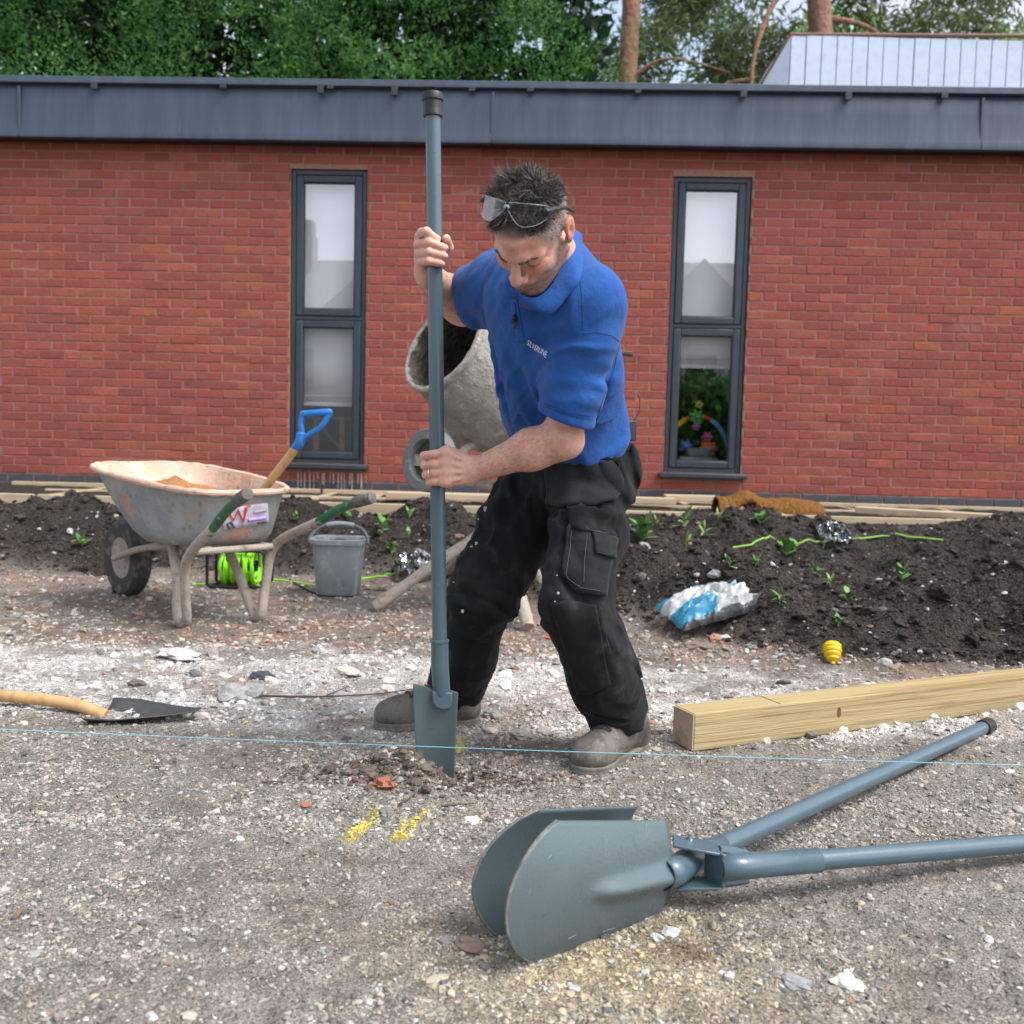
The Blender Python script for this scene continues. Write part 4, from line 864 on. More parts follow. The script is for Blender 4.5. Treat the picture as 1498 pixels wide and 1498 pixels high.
# ------------------------------------------------------------------ string line and its pegs
mat_string = M('blue string', lin(126, 196, 214), .6); s0, s1 = P(249, 1078, 2.405), P(1249, 1113, 2.36); sd_ = s1 - s0
sa, sb = s0 - sd_ * .55, s1 + sd_ * .55
mb = MB(); tt = np.linspace(0, 1, 60); mb.tube([sa + (sb - sa) * t - A(0, 0, .012 * 4 * t * (1 - t) - .010) for t in tt], .0009, 6); tag(mb.build('string_line', mat_string), 'taut pale blue builder string stretched low across the ground', 'string')
for q, lab in ((sa, 'wooden peg holding the string near the lying shovel'), (sb, 'wooden peg holding the string beyond the digger handles')):
    mb = MB(); mb.box(q + A(0, 0, .05), (.03, .03, .34)); tag(mb.build('peg', mat_deal, None, bevel=.003), lab, 'peg', 'pegs of the string line')

# ------------------------------------------------------------------ wheelbarrow
WO = A(-1.215, 4.22, 0); wa = unit(A(.72, -.69, 0)); wl = unit(A(.69, .72, 0))
def WB(x, y, z): return WO + wa * x + wl * y + A(0, 0, z)
barrow = thing('wheelbarrow', 'mortar-stained grey wheelbarrow with green handles and a sticker', 'wheelbarrow', WO)
mat_tub = M('stained plastic tub', lin(128, 132, 132), .7, layers=[(4, lin(156, 154, 148), .42, .62, .8), (7, lin(178, 132, 110), .56, .68, .75), (30, lin(92, 94, 92), .55, .7, .6), (60, lin(196, 178, 162), .62, .72, .7)], bump=[(60, .003), (200, .001)])
mat_tubin = M('mortar caked rim', lin(206, 178, 158), .85, layers=[(6, lin(188, 146, 122), .42, .62, .7), (22, lin(120, 112, 104), .56, .70, .7), (60, lin(226, 206, 190), .55, .7, .5)], bump=[(50, .004)])
mat_green = M('chipped green paint', lin(30, 92, 56), .5, layers=[(30, lin(22, 60, 40), .5, .7, .6), (26, lin(190, 170, 150), .60, .68, .9), (70, lin(150, 120, 96), .60, .70, .7)], bump=[(60, .002)])
mat_leg = M('mortar caked tube', lin(156, 146, 134), .9, layers=[(14, lin(180, 160, 144), .45, .65, .7), (30, lin(96, 88, 78), .55, .7, .7), (20, lin(38, 84, 56), .64, .72, .8)], bump=[(40, .006), (120, .002)])
def loop(lv, n=64):
    """closed outline of the tub: (rear x, front x, half-width rear, half-width front, z rear, z front)"""
    xr_, xf, br, bf_, zr, zf = lv; L = []
    for q in range(n):
        g = 2 * math.pi * q / n; c, s_ = math.cos(g), math.sin(g); X = (xr_ + xf) / 2 + (xr_ - xf) / 2 * math.copysign(abs(c) ** .42, c); t = (xr_ - X) / (xr_ - xf)
        Wd = br + (bf_ - br) * t + .05 * 4 * t * (1 - t) * (br / .25); Y = Wd * math.copysign(abs(s_) ** .42, s_); L.append(WB(X, Y, zr + (zf - zr) * t))
    return np.array(L)
levels = [(.185, -.80, .235, .27, .575, .655), (.17, -.77, .225, .26, .545, .62), (.14, -.66, .21, .235, .46, .50), (.11, -.52, .195, .20, .385, .38), (.08, -.42, .18, .18, .352, .335), (.02, -.30, .13, .12, .348, .33), (-.1, -.15, .02, .02, .347, .333)]
Lp = [loop(l) for l in levels]; V = np.concatenate(Lp); n = 64
F = [(i * n + q, i * n + (q + 1) % n, (i + 1) * n + (q + 1) % n, (i + 1) * n + q) for i in range(len(Lp) - 1) for q in range(n)]
mb = MB(); mb.add(V, F); tub = mb.build('tub', mat_tub, barrow, ang=60)
Li = [loop((l[0] - .008, l[1] + .008, l[2] - .008, l[3] - .008, l[4] + .004, l[5] + .004)) for l in levels]
mb = MB(); mb.add(np.concatenate(Li), [f[::-1] for f in F]); mb.build('tub_lining', mat_tubin, tub, ang=60)
mb = MB(); rl = Lp[0]; rim_out = rl + (rl - rl.mean(0)) * .012
mb.tube(rim_out + A(0, 0, .0), .013 + .002 * np.sin(np.arange(n) * 1.7), 10, closed=True); mb.build('rim', mat_tubin, barrow)
# load of sand
mat_sand = M('building sand', lin(176, 124, 84), 1.0, spec=.1, layers=[(60, lin(146, 100, 64), .45, .65, .7), (250, lin(200, 156, 112), .5, .7, .5)], bump=[(200, .006), (40, .012)])
sl_ = loop((.09, -.73, .195, .235, .485, .575)); cen = WB(-.40, -.02, .615); Gd = []
for t in np.linspace(0, 1, 14): Gd.append([cen + (p_ - cen) * t + A(0, 0, .02 * (fbm(p_[0] * 9 * t, p_[1] * 9, 0, 3) - .5) - .02 * math.sin(t * 3.1)) for p_ in np.vstack([sl_, sl_[:1]])])
mb = MB(); mb.grid(Gd); tag(mb.build('sand_heap', mat_sand), 'heap of damp orange sand lying in the wheelbarrow tub', 'sand')
# tubular frame: grip, handle, leg, foot, rear upright
gn, gf = P(362, 722, 3.50), P(545, 728, 3.92)
for end, y_, foot in ((gn, -.21, G(268, 919)), (gf, .12, G(377, 911))):
    bend = WB(.10, y_ - (.02 if y_ < 0 else -.06), .30) if y_ < 0 else WB(.115, .17, .33)
    d_ = unit(end - bend); nrm = np.linalg.norm(end - bend)
    dn = unit(end - bend + A(0, 0, .12) * 0)
    knee = bend + d_ * nrm * .66 + A(0, 0, .022); last = end - unit((end - knee) - A(0, 0, .01)) * .10
    up = crom([bend, bend + d_ * nrm * .35 + A(0, 0, .01), knee, last], 6)
    k1 = int(len(up) * .42)
    hd = MB(); hd.tube(up[k1:], .019, 14); hd.build('handle', mat_green, barrow)
    g_ = MB(); ga = unit(end - last); g_.tube([last - ga * .005, last, end - ga * .01, end, end + ga * .002], [.0185, .0235, .0235, .0225, .014], 16); gp = g_.build('grip', M('worn grip', lin(96, 92, 88), .8, layers=[(40, lin(60, 58, 58), .45, .65, .8), (15, lin(150, 138, 126), .55, .7, .6)], bump=[(70, .003)]), barrow)
    f0 = foot + A(0, 0, .018); rear = WB(-.17, y_ * .75, .335)
    leg = crom([up[k1 + 1], bend + A(0, 0, .01), bend * .45 + f0 * .55 + A(0, 0, .015), f0 + wa * .03 + A(0, 0, .03), f0 - wa * .01, f0 - wa * .05 + A(0, 0, .035), rear * .55 + f0 * .45, rear], 6)
    lm = MB(); lm.tube(leg, .0205, 14); lm.build('leg', mat_leg, barrow)
for q in (-.12, .12):
    mb = MB(); mb.tube(crom([WB(.12, q * 1.1, .335), WB(-.2, q, .325), WB(-.6, q * .75, .27), WB(-.93, q * .55, .19)], 5), .016, 12); mb.build('chassis_tube', mat_leg, barrow)
mb = MB(); mb.tube([WB(.115, -.2, .335), WB(.115, .17, .335)], .014, 10); mb.build('cross_tube', mat_leg, barrow)
wc = WB(-.93, 0, .19); wh = empty('wheel', wc - WO); wh.parent = barrow
mb = MB(); prf = [(.10, -.035), (.14, -.045), (.172, -.042), (.188, -.026), (.19, 0), (.188, .026), (.172, .042), (.14, .045), (.10, .035)]; mb.lathe(prf, wc, wl, 40); mb.build('tyre', M('dusty tyre', (.05, .047, .044), .9, layers=[(20, lin(120, 110, 98), .5, .66, .7)], bump=[(60, .004)]), wh)
mb = MB(); mb.lathe([(.001, -.02), (.10, -.035), (.105, -.03), (.105, .03), (.10, .035), (.001, .02)], wc, wl, 32); mb.build('rim', mat_leg, wh)
# sticker on the end of the tub
bvt = bvh_of(tub)
stk = patch('sticker', [(324, 744), (391, 735)], [(327, 775), (393, 765)], bvt, .003, M('faded sticker', lin(206, 198, 214), .6, layers=[(30, lin(176, 160, 196), .45, .6, .7), (60, lin(150, 140, 130), .6, .7, .6)]), barrow, 12, 6, .0015, 0)
def zig(pts, r, mat, name):
    q = [cast(bvt, x, y, .0055) for x, y in pts]; q = [a for a in q if a is not None]
    if len(q) > 1: mb = MB(); mb.tube(q, r, 5); mb.build(name, mat, barrow)
mat_red = M('red print', lin(206, 92, 62), .6); mat_blk = M('black print', (.03, .03, .03), .6)
zig([(327, 760), (333, 748), (341, 760), (347, 745), (355, 762), (359, 742), (365, 738)], .007, mat_red, 'red_lettering')
zig([(338, 765), (342, 771), (334, 772), (331, 766), (338, 763)], .005, mat_blk, 'black_emblem')
zig([(362, 760), (387, 757)], .009, M('lilac print', lin(168, 140, 190), .6), 'lilac_block'); zig([(370, 749), (388, 746)], .006, M('grey print', lin(150, 148, 150), .6), 'grey_block'); zig([(375, 765), (388, 763)], .004, mat_blk, 'small_print')

# ------------------------------------------------------------------ spade standing in the barrow
mat_bluep = M('blue plastic', lin(34, 104, 172), .45, layers=[(30, lin(52, 120, 186), .45, .65, .5), (50, lin(120, 130, 140), .64, .74, .5)], bump=[(80, .001)])
mat_ash = M('ash shaft', lin(198, 160, 108), .6, layers=[(30, lin(170, 128, 80), .45, .65, .6), (9, lin(140, 108, 72), .58, .72, .5)], scale=(1, 1, .25))
s_lo, s_hi, YD = P(378, 726, 4.24), P(437, 650, 4.12), 4.12
sh = thing('garden_spade', 'spade with wooden shaft and blue plastic handle standing in the wheelbarrow', 'spade', s_lo)
sd = unit(s_hi - s_lo); mb = MB(); mb.tube([s_lo - sd * .02, s_hi], .0185, 18); mb.build('shaft', mat_ash, sh)
mb = MB(); mb.tube([s_lo - sd * .10, s_lo - sd * .02, s_lo + sd * .012], [.018, .022, .0205], 16); mb.build('collar', M('muddy steel', (.04, .038, .036), .7, layers=[(30, lin(150, 130, 110), .5, .65, .7)]), sh)
mb = MB(); bq = s_lo - sd * .1; mb.grid([[bq + wl * (k * .07) - sd * t + A(0, 0, -.01 * k * k) for k in np.linspace(-1, 1, 7)] for t in np.linspace(0, .14, 5)]); mb.build('blade', bpy.data.materials['muddy steel'], sh, solid=.003)
yk, tl, tr, mid = P(438, 648, YD), P(443, 606, YD), P(483, 603, YD - .02), P(447, 640, YD)
mb = MB(); mb.tube(crom([yk - sd * .03, yk, P(441, 632, YD), P(440, 620, YD), tl], 6), np.r_[np.full(12, .021), np.full(13, .0135)], 14); mb.build('yoke', mat_bluep, sh)
mb = MB(); mb.tube(crom([yk, P(452, 636, YD - .01), P(470, 624, YD - .02), tr], 6), .0125, 14); mb.build('yoke_arm', mat_bluep, sh)
mb = MB(); mb.tube([tl - unit(tr - tl) * .01, tl, tr, tr + unit(tr - tl) * .008], [.011, .0155, .0155, .010], 16); mb.build('hand_bar', mat_bluep, sh)

# ------------------------------------------------------------------ bucket
bk = G(495, 869); bkt = thing('bucket', 'dirty grey plastic bucket with its handle up, full of soil', 'bucket', bk)
mat_bkt = M('grey bucket plastic', lin(146, 152, 156), .6, layers=[(5, lin(124, 132, 138), .42, .64, .7), (16, lin(184, 184, 180), .52, .68, .6), (40, lin(104, 96, 88), .6, .72, .5)], bump=[(40, .0015)])
def rr(hx, hy, z, n=40, e=.45):
    return [bk + A(hx * math.copysign(abs(math.cos(g)) ** e, math.cos(g)), hy * math.copysign(abs(math.sin(g)) ** e, math.sin(g)), z) for g in np.linspace(0, 2 * math.pi, n, endpoint=False)]
def lofted(loops, rev=False):
    n = len(loops[0]); V = [p_ for l in loops for p_ in l]; F = [(i * n + q, i * n + (q + 1) % n, (i + 1) * n + (q + 1) % n, (i + 1) * n + q) for i in range(len(loops) - 1) for q in range(n)]; return V, F
mb = MB(); V, F = lofted([rr(.02, .02, .004), rr(.098, .085, .004), rr(.106, .092, .010), rr(.120, .104, .18), rr(.126, .110, .262), rr(.138, .121, .264), rr(.140, .122, .288), rr(.134, .116, .292), rr(.126, .109, .286), rr(.122, .106, .22)]); mb.add(V, F); mb.build('body', mat_bkt, bkt, ang=50)
mb = MB(); g_ = [[bk + A(.12 * t * math.cos(q), .105 * t * math.sin(q), .262 + .025 * (1 - t) + .018 * (fbm(9 * t * math.cos(q), 9 * t * math.sin(q), 0, 2) - .5)) for q in np.linspace(0, 2 * math.pi, 25)] for t in np.linspace(.02, 1, 9)]; mb.grid(g_); tag(mb.build('bucket_soil', M('soil fill', lin(66, 52, 42), 1, layers=[(60, lin(110, 92, 78), .55, .7, .7)], bump=[(60, .01)])), 'dark soil filling the grey bucket', 'soil')
hp = crom([bk + A(-.148, -.02, .262), bk + A(-.146, .0, .29), bk + A(-.11, .03, .335), bk + A(-.04, .045, .355), bk + A(.04, .045, .355), bk + A(.11, .03, .335), bk + A(.146, 0, .29), bk + A(.148, -.02, .262)], 5)
mb = MB(); mb.tube(hp, .0095, 8); hn = mb.build('handle', M('dark handle plastic', lin(92, 98, 106), .5), bkt)
mb = MB(); mb.tube(hp[13:23], .014, 10); mb.build('grip', mat_bkt, hn)

# ------------------------------------------------------------------ cable reel and cables
rl0 = G(345, 862); reel = thing('cable_reel', 'reel of bright green extension cable in a black tube frame behind the wheelbarrow', 'reel', rl0)
mat_lime2 = M('lime cable', lin(148, 226, 40), .45, layers=[(30, lin(120, 200, 30), .45, .6, .5)]); mat_blackt = M('black tube', (.015, .016, .018), .4)
mb = MB(); fr = [rl0 + A(x, y, z) for x, y, z in ((-.15, 0, .02), (-.15, 0, .18), (-.135, 0, .2), (.13, 0, .2), (.15, 0, .185), (.15, 0, .03), (.135, 0, .012), (-.135, 0, .012))]; mb.tube(fr, .0085, 10, closed=True); mb.build('frame', mat_blackt, reel)
mb = MB(); mb.tube([p_ + A(0, .16, 0) for p_ in fr], .0085, 10, closed=True); mb.build('rear_frame', mat_blackt, reel)
for sx in (-1, 1): mb = MB(); mb.tube([rl0 + A(sx * .13, 0, .012), rl0 + A(sx * .13, .16, .012)], .008, 8); mb.build('strut', mat_blackt, reel)
mb = MB(); mb.lathe([(.03, -.09), (.03, .09)], rl0 + A(0, .08, .115), (1, 0, 0), 20); mb.build('drum', mat_blackt, reel)
cp = []
for k in range(9 * 24): g = k / 24 * 2 * math.pi; lay = .084 + .006 * math.sin(k * .013 * 7); cp.append(rl0 + A(-.085 + .17 * (k / (9 * 24)) + .008 * math.sin(k * .9), .08 + lay * math.cos(g), .115 + lay * math.sin(g)))
mb = MB(); mb.tube(cp, .0105, 7); mb.build('cable_winding', mat_lime2, reel)
cp = []
for k in range(11 * 24): g = k / 24 * 2 * math.pi; lay = .092 + .007 * vnoise(k * .11, 0, 0); cp.append(rl0 + A(.085 - .17 * (k / (11 * 24)) + .02 * math.sin(k * .05), .08 + lay * math.cos(g), .11 + lay * math.sin(g)))
mb = MB(); mb.tube(cp, .0045, 6); mb.build('cable_winding', mat_lime2, reel)
def lay(px, r=.005, lift=0.0, n=8):
    """cable on the ground through picture points"""
    q = []
    for x, y in px:
        g = GH(x, y, r + lift)
        if g is not None and (not q or np.linalg.norm(g - q[-1]) < 1.1): q.append(g)
    q = crom(q, n); q[:, 2] = np.maximum(q[:, 2], gz(q[:, 0], q[:, 1]) + r * .6); return q
for px, mt, lab, r_ in (([(268, 856), (330, 852), (400, 848), (440, 853), (470, 856), (520, 848), (560, 843), (582, 840)], mat_lime2, 'bright green cable running along the ground behind the bucket', .005),
                        ([(372, 812), (395, 822), (412, 840), (440, 858), (470, 869), (520, 862), (560, 864), (600, 863)], M('dark cable', (.03, .032, .036), .5), 'dark cable trailing past the foot of the bucket', .0045),
                        ([(1072, 801), (1100, 797), (1140, 794), (1165, 799), (1192, 793), (1240, 791), (1300, 784), (1380, 790)], M('dusty green cable', lin(126, 168, 62), .6), 'green cable lying across the soil bank beside the plastic', .006)):
    mb = MB(); mb.tube(lay(px, r_), r_, 8); tag(mb.build('cable', mt), lab, 'cable')

# ------------------------------------------------------------------ cement mixer
mat_mix = M('cement crusted steel', lin(150, 145, 136), .95, layers=[(5, lin(134, 129, 120), .42, .62, .8), (24, lin(174, 170, 162), .52, .66, .75), (60, lin(112, 105, 94), .6, .72, .6), (11, lin(160, 126, 104), .66, .74, .6)], bump=[(34, .012), (110, .006)])
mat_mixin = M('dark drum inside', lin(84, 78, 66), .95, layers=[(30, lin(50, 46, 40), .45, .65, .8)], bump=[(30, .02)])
mm = unit(A(-.66, -.60, .45)); mc = P(650, 505, 4.42); mixo = G(700, 890)
mix_ = thing('cement_mixer', 'cement-crusted tilting concrete mixer standing behind the man', 'mixer', mixo)
def crust(V, amp, s): V = np.asarray(V); n_ = fbm(V[:, 0] * 30, V[:, 1] * 30, V[:, 2] * 30, 3, s) - .5; return n_
def drum(prof, name, mat, n=72, amp=.008):
    mb = MB(); mb.lathe(prof, mc, mm, n); V = np.array(mb.v); ax = mc + np.outer((V - mc) @ mm, mm); d = V - ax; ln = np.linalg.norm(d, axis=1)[:, None] + 1e-9
    nz = crust(V, amp, 3)[:, None]; mb.v = [tuple(p_) for p_ in V + d / ln * nz * amp * 2]; return mb.build(name, mat, mix_, ang=80)
prof = [(.212, .012), (.226, .012), (.234, .004), (.232, -.012), (.226, -.02), (.236, -.06), (.262, -.15), (.292, -.25), (.312, -.31), (.318, -.34), (.318, -.40), (.310, -.42), (.27, -.52), (.21, -.62), (.12, -.66), (.02, -.67)]
pi_ = np.interp(np.linspace(0, 15, 46), range(16), [p_[0] for p_ in prof]); ph = np.interp(np.linspace(0, 15, 46), range(16), [p_[1] for p_ in prof])
drum(list(zip(pi_, ph)), 'drum', mat_mix)
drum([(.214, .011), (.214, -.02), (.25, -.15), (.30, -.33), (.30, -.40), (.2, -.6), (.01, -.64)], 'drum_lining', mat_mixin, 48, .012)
mb = MB(); aa = unit(np.cross(mm, (0, 0, 1))); ab = np.cross(mm, aa); rp = [mc + mm * .004 + .226 * (math.cos(g) * aa + math.sin(g) * ab) for g in np.linspace(0, 2 * math.pi, 64, endpoint=False)]; mb.tube(rp, .012 + .002 * np.sin(np.arange(64) * 2.3), 10, closed=True); mb.build('mouth_rim', mat_mix, mix_)
for k in range(3):
    g = k * 2.1 + .4; d1 = math.cos(g) * aa + math.sin(g) * ab; d2 = math.cos(g + .8) * aa + math.sin(g + .8) * ab
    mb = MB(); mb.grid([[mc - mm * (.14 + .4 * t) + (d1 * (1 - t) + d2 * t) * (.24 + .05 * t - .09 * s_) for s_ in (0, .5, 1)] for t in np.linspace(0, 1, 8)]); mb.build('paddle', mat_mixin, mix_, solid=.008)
dc = mc - mm * .38
# cradle, post and feet
side = aa if aa[0] > 0 else -aa
mb = MB(); mb.tube(crom([dc + side * .36 + A(0, 0, .0), dc + side * .37 - A(0, 0, .2), dc + side * .2 - A(0, 0, .42), dc - A(0, 0, .46), dc - side * .2 - A(0, 0, .42), dc - side * .37 - A(0, 0, .2), dc - side * .36], 6), .026, 12); mb.build('cradle', mat_leg, mix_)
mb = MB(); mb.tube([dc - A(0, 0, .46), A(dc[0], dc[1], .36)], .035, 12); mb.build('post', mat_leg, mix_)
mb = MB(); mb.box((dc[0] + .26, dc[1] + .24, .78), (.3, .26, .34)); mb.build('motor_housing', M('orange housing', lin(170, 84, 40), .6, layers=[(10, lin(160, 150, 136), .45, .62, .8)]), mix_, bevel=.03)
for ftp, top in ((G(549, 894), A(dc[0], dc[1], .42)), (G(772, 924), A(dc[0] + .02, dc[1], .42)), (G(806, 884), A(dc[0] + .02, dc[1] + .1, .42)), (G(650, 850), A(dc[0] - .05, dc[1] + .12, .42))):
    f0 = A(ftp[0], ftp[1], .02); mb = MB(); q = crom([top, top * .5 + f0 * .5 + A(0, 0, .01), f0], 6); mb.tube(q, .028 + .003 * np.sin(np.arange(len(q)) * 1.3), 12); mb.build('leg', mat_leg, mix_)
hw = P(628, 674, 4.30); hx = unit(A(-.62, -.76, .12)); h1 = unit(np.cross(hx, (0, 0, 1))); h2 = np.cross(h1, hx)
mat_wheel = M('cast hand wheel', lin(104, 107, 107), .8, layers=[(14, lin(98, 100, 98), .45, .65, .7), (40, lin(160, 154, 142), .55, .7, .6)], bump=[(60, .003)])
hwl = empty('hand_wheel', hw - mixo); hwl.parent = mix_
mb = MB(); mb.lathe([(.090, -.03), (.132, -.03), (.137, -.025), (.137, .025), (.132, .03), (.094, .03), (.088, .02), (.088, -.02), (.090, -.03)], hw, hx, 48); mb.build('rim', mat_wheel, hwl)
mb = MB(); mb.lathe([(.001, -.018), (.089, -.018), (.089, -.012), (.001, -.012)], hw, hx, 40); mb.build('web', M('dark web plate', lin(84, 80, 74), .9, layers=[(20, lin(120, 112, 100), .5, .66, .6)]), hwl)
mb = MB(); mb.box(hw, (.2, .05, .016), np.stack([h1, h2, hx], 1)); mb.lathe([(.001, -.02), (.03, -.02), (.03, .02), (.001, .02)], hw, hx, 16); mb.build('spoke', mat_leg, hwl)
mb = MB(); mb.tube(crom([hw, hw - hx * .12, P(690, 652, 4.5), dc - A(0, 0, .3)], 5), .017, 10); mb.build('shaft', mat_leg, hwl)
mb = MB(); lv = P(925, 518, 4.9); mb.tube([dc + side * .34, lv - A(.12, 0, -.01), lv], [.016, .014, .014], 10); mb.build('lever', M('rusty lever', lin(96, 74, 58), .8), mix_)

# ------------------------------------------------------------------ plastic sacks and litter
def crumple(name, c, ax1, ax2, L, Wd, H, cols, label, cat, mat, seed, nu=70, nv=44, amp=.02):
    """a slumped, creased sack: closed pillow with sharp folds"""
    c = np.asarray(c, float); ax1 = unit(ax1); ax3 = unit(np.cross(ax1, ax2)); ax3 = ax3 if ax3[2] > 0 else -ax3; ax2 = np.cross(ax3, ax1); V, Cc = [], []
    for side_ in (1, -1):
        for i, u in enumerate(np.linspace(-1, 1, nu)):
            for j, v_ in enumerate(np.linspace(-1, 1, nv)):
                e = max(0, 1 - abs(u) ** 3.5) ** .6 * max(0, 1 - abs(v_) ** 3) ** .6
                r1 = 1 - abs(2 * fbm(u * 1.5 + seed, v_ * 2.6, 0, 2, seed) - 1); r2 = 1 - abs(2 * fbm(u * 5 - v_ * 3, v_ * 4 + u, seed, 2, seed + 3) - 1)
                h = H * e * (.45 + .75 * r1) + amp * (r2 - .5) * (e * .8 + .25)
                if side_ < 0: h = -H * .12 * e + .2 * amp * (r2 - .5)
                edge_ = 1 + .08 * (fbm(u * 6, v_ * 6, 1, 2, seed + 8) - .5)
                V.append(c + ax1 * (u * L * edge_) + ax2 * (v_ * Wd * edge_) + ax3 * h); Cc.append(cols(u, v_, side_, r1, r2))
    F = []; b = nu * nv
    for i in range(nu - 1):
        for j in range(nv - 1):
            q = (i * nv + j, (i + 1) * nv + j, (i + 1) * nv + j + 1, i * nv + j + 1); F.append(q); F.append(tuple(b + k for k in q[::-1]))
    o = obj_np(name, V, F, mat, cols=np.array(Cc)); o.data.set_sharp_from_angle(angle=math.radians(32)); return tag(o, label, cat)
def bagcol(u, v_, s, r1, r2):
    w_ = .22 * (fbm(u * 2.2, v_ * 2.2, 0, 2, 77) - .5) * 2
    if s < 0 or v_ < -.84: return (.02, .022, .025)
    if u > .88: return lin(180, 196, 194)
    if u < -.25 + w_ and v_ < -.05 + w_: return lin(38, 118, 150)
    if u < -.2 + w_ and v_ > .55 + w_: return lin(46, 124, 158)
    if u > .15 + w_ and v_ > .0 + w_: return lin(112, 160, 174)
    if .45 + w_ < u and v_ < -.4: return lin(60, 64, 66)
    if -.1 < u + w_ < .12: return lin(128, 132, 132)
    return lin(172, 174, 172)
bg0 = GH(1054, 893); q = P(1054, 886, bg0[1] + .02)
mat_bag = M('printed plastic sack', attr=True, rough=.32, spec=.5, layers=[(40, (.25, .22, .19), .6, .75, .35)], bump=[(25, .006)])
crumple('cement_sack', q + A(0, 0, .005), A(.88, .32, .20), A(-.25, .9, .25), .255, .125, .066, bagcol, 'crumpled empty white and blue plastic sack lying on the soil bank', 'sack', mat_bag, 4, amp=.034)
def clear(name, shade=.75): 
    mt = M(name, (shade, shade, shade * 1.03), .18, spec=.6, trans=.75, layers=[(30, (.4, .4, .42), .5, .7, .4)], bump=[(30, .01), (90, .004)]); return mt
mat_clear = glassmat('clear plastic', .24, (.80, .82, .86))
g0 = GH(607, 846); crumple('plastic_sack', g0 + A(0, .02, .02), A(1, .1, .25), A(0, 1, .4), .12, .12, .11, lambda *a: (1, 1, 1), 'crumpled clear and grey plastic sack beside the mixer leg', 'sack', glassmat('smoky plastic', .26, (.42, .42, .43)), 9, 48, 34, .04)
g1 = GH(1217, 786); g1 = P(1217, 778, 6.15) if g1 is None else g1; crumple('plastic_wrap', g1 - A(0, 0, .02), A(1, .2, 0), A(0, 1, .5), .10, .09, .10, lambda *a: (1, 1, 1), 'scrunched clear plastic wrap at the end of the deck frame', 'plastic', mat_clear, 13, 40, 30, .04)
g2 = GH(1018, 880) + A(0, .05, .03); crumple('plastic_scrap', g2 - A(0, 0, .01), A(1, .2, .1), A(0, 1, .5), .042, .04, .05, lambda *a: (1, 1, 1), 'small clear plastic scrap behind the white and blue sack', 'plastic', mat_clear, 15, 26, 20, .02)
# yellow ribbed plug
yp = GH(1217, 968); yp = yp + A(0, 0, .03); ya = unit(A(-.1, -.55, -.75))
mb = MB(); pr = [(.001, -.045), (.026, -.043), (.034, -.034), (.036, -.024), (.033, -.022), (.033, -.016), (.036, -.013), (.034, -.006), (.030, -.004), (.030, .002), (.032, .005), (.028, .013), (.024, .015), (.024, .020), (.025, .023), (.016, .031), (.009, .034), (.008, .042), (.001, .043)]
mb.lathe(pr, yp, ya, 28); yo = mb.build('yellow_plug', M('yellow plastic', lin(226, 186, 20), .4, layers=[(40, lin(170, 140, 40), .6, .72, .5)]), None, ang=40); tag(yo, 'small ribbed yellow plastic plug on the soil edge', 'plug')
# blade of another shovel, lying at the picture's edge
so_ = G(262, 1052); t_ = thing('shovel', 'dark steel shovel lying on the gravel, only its blade tip in view', 'shovel', so_)
tp = P(293, 1034, G(280, 1052)[1]); Gd = []
for s_ in np.linspace(0, 1, 12):
    Gd.append([tp + A(-.30 * s_, .0 + .02 * s_, -.0 - .045 * s_ ** .7) + A(0, 1, 0) * (t * .11 * min(1, .12 + 1.2 * s_)) + A(0, 0, .035 * t * t * s_ - .006) for t in np.linspace(-1, 1, 11)])
mb = MB(); mb.grid(Gd); mb.build('blade', M('dull worn steel', (.11, .11, .11), .5, metal=.6, layers=[(20, lin(120, 104, 88), .5, .7, .6)]), t_, solid=.003)
mb = MB(); e0 = tp + A(-.28, .02, -.04); mb.tube(crom([e0, e0 + A(-.12, .02, .03), e0 + A(-.5, .12, .03), e0 + A(-1.1, .3, .02)], 4), .018, 12); mb.build('shaft', mat_ash, t_)
# twigs
mat_twig = M('twig', lin(92, 72, 60), .9, bump=[(60, .002)])
def twig(px, r, lab):
    mb = MB(); q = lay(px, r, .004); mb.tube(q, np.linspace(r, r * .35, len(q)), 6); return tag(mb.build('twig', mat_twig), lab, 'twig')
twig([(380, 1018), (430, 1019), (470, 1019), (520, 1017), (560, 1014), (610, 1007)], .0042, 'long thin twig lying across the chalky ground by the boot')
twig([(478, 1017), (495, 1010), (515, 1001)], .0022, 'short twig forking off the long twig')
twig([(585, 1176), (598, 1168), (610, 1158)], .003, 'short twig lying in the spoil before the blade'); twig([(645, 1179), (668, 1177), (695, 1175)], .003, 'pale twig lying in front of the hole'); twig([(383, 1144), (400, 1143), (416, 1144)], .003, 'dark twig on the gravel before the string')
# larger stones that stand out, each one its own
def stone(px, py, r, c, lab, flat=.6, name='stone', asp=1.0):
    g = GH(px, py); g = (G(px, py) if g is None else g) + A(0, 0, r * .2); bv_, bf_ = ico(2); s_ = int(px * 7 + py)
    d = 1 + 1.0 * (fbm(bv_[:, 0] * 1.9 + s_, bv_[:, 1] * 1.9, bv_[:, 2] * 1.9, 2, s_) - .5); V = bv_ * d[:, None] * A(r * asp, r, r * flat); g_ = (s_ % 60) / 10
    V = V @ np.array(Matrix.Rotation(g_, 3, 'Z')).T
    if name == 'brick_fragment': V = np.round(V / (r * .5)) * r * .4 + V * .2
    o = obj_np(name, V + g, bf_, M('stone colour', c, .9, layers=[(50, tuple(np.array(c) * .55), .5, .7, .6), (140, tuple(np.minimum(np.array(c) * 1.4, .8)), .55, .7, .5)], bump=[(120, .003)]), smooth=False); return tag(o, lab, name.replace('_', ' ') if name == 'stone' else 'brick fragment')
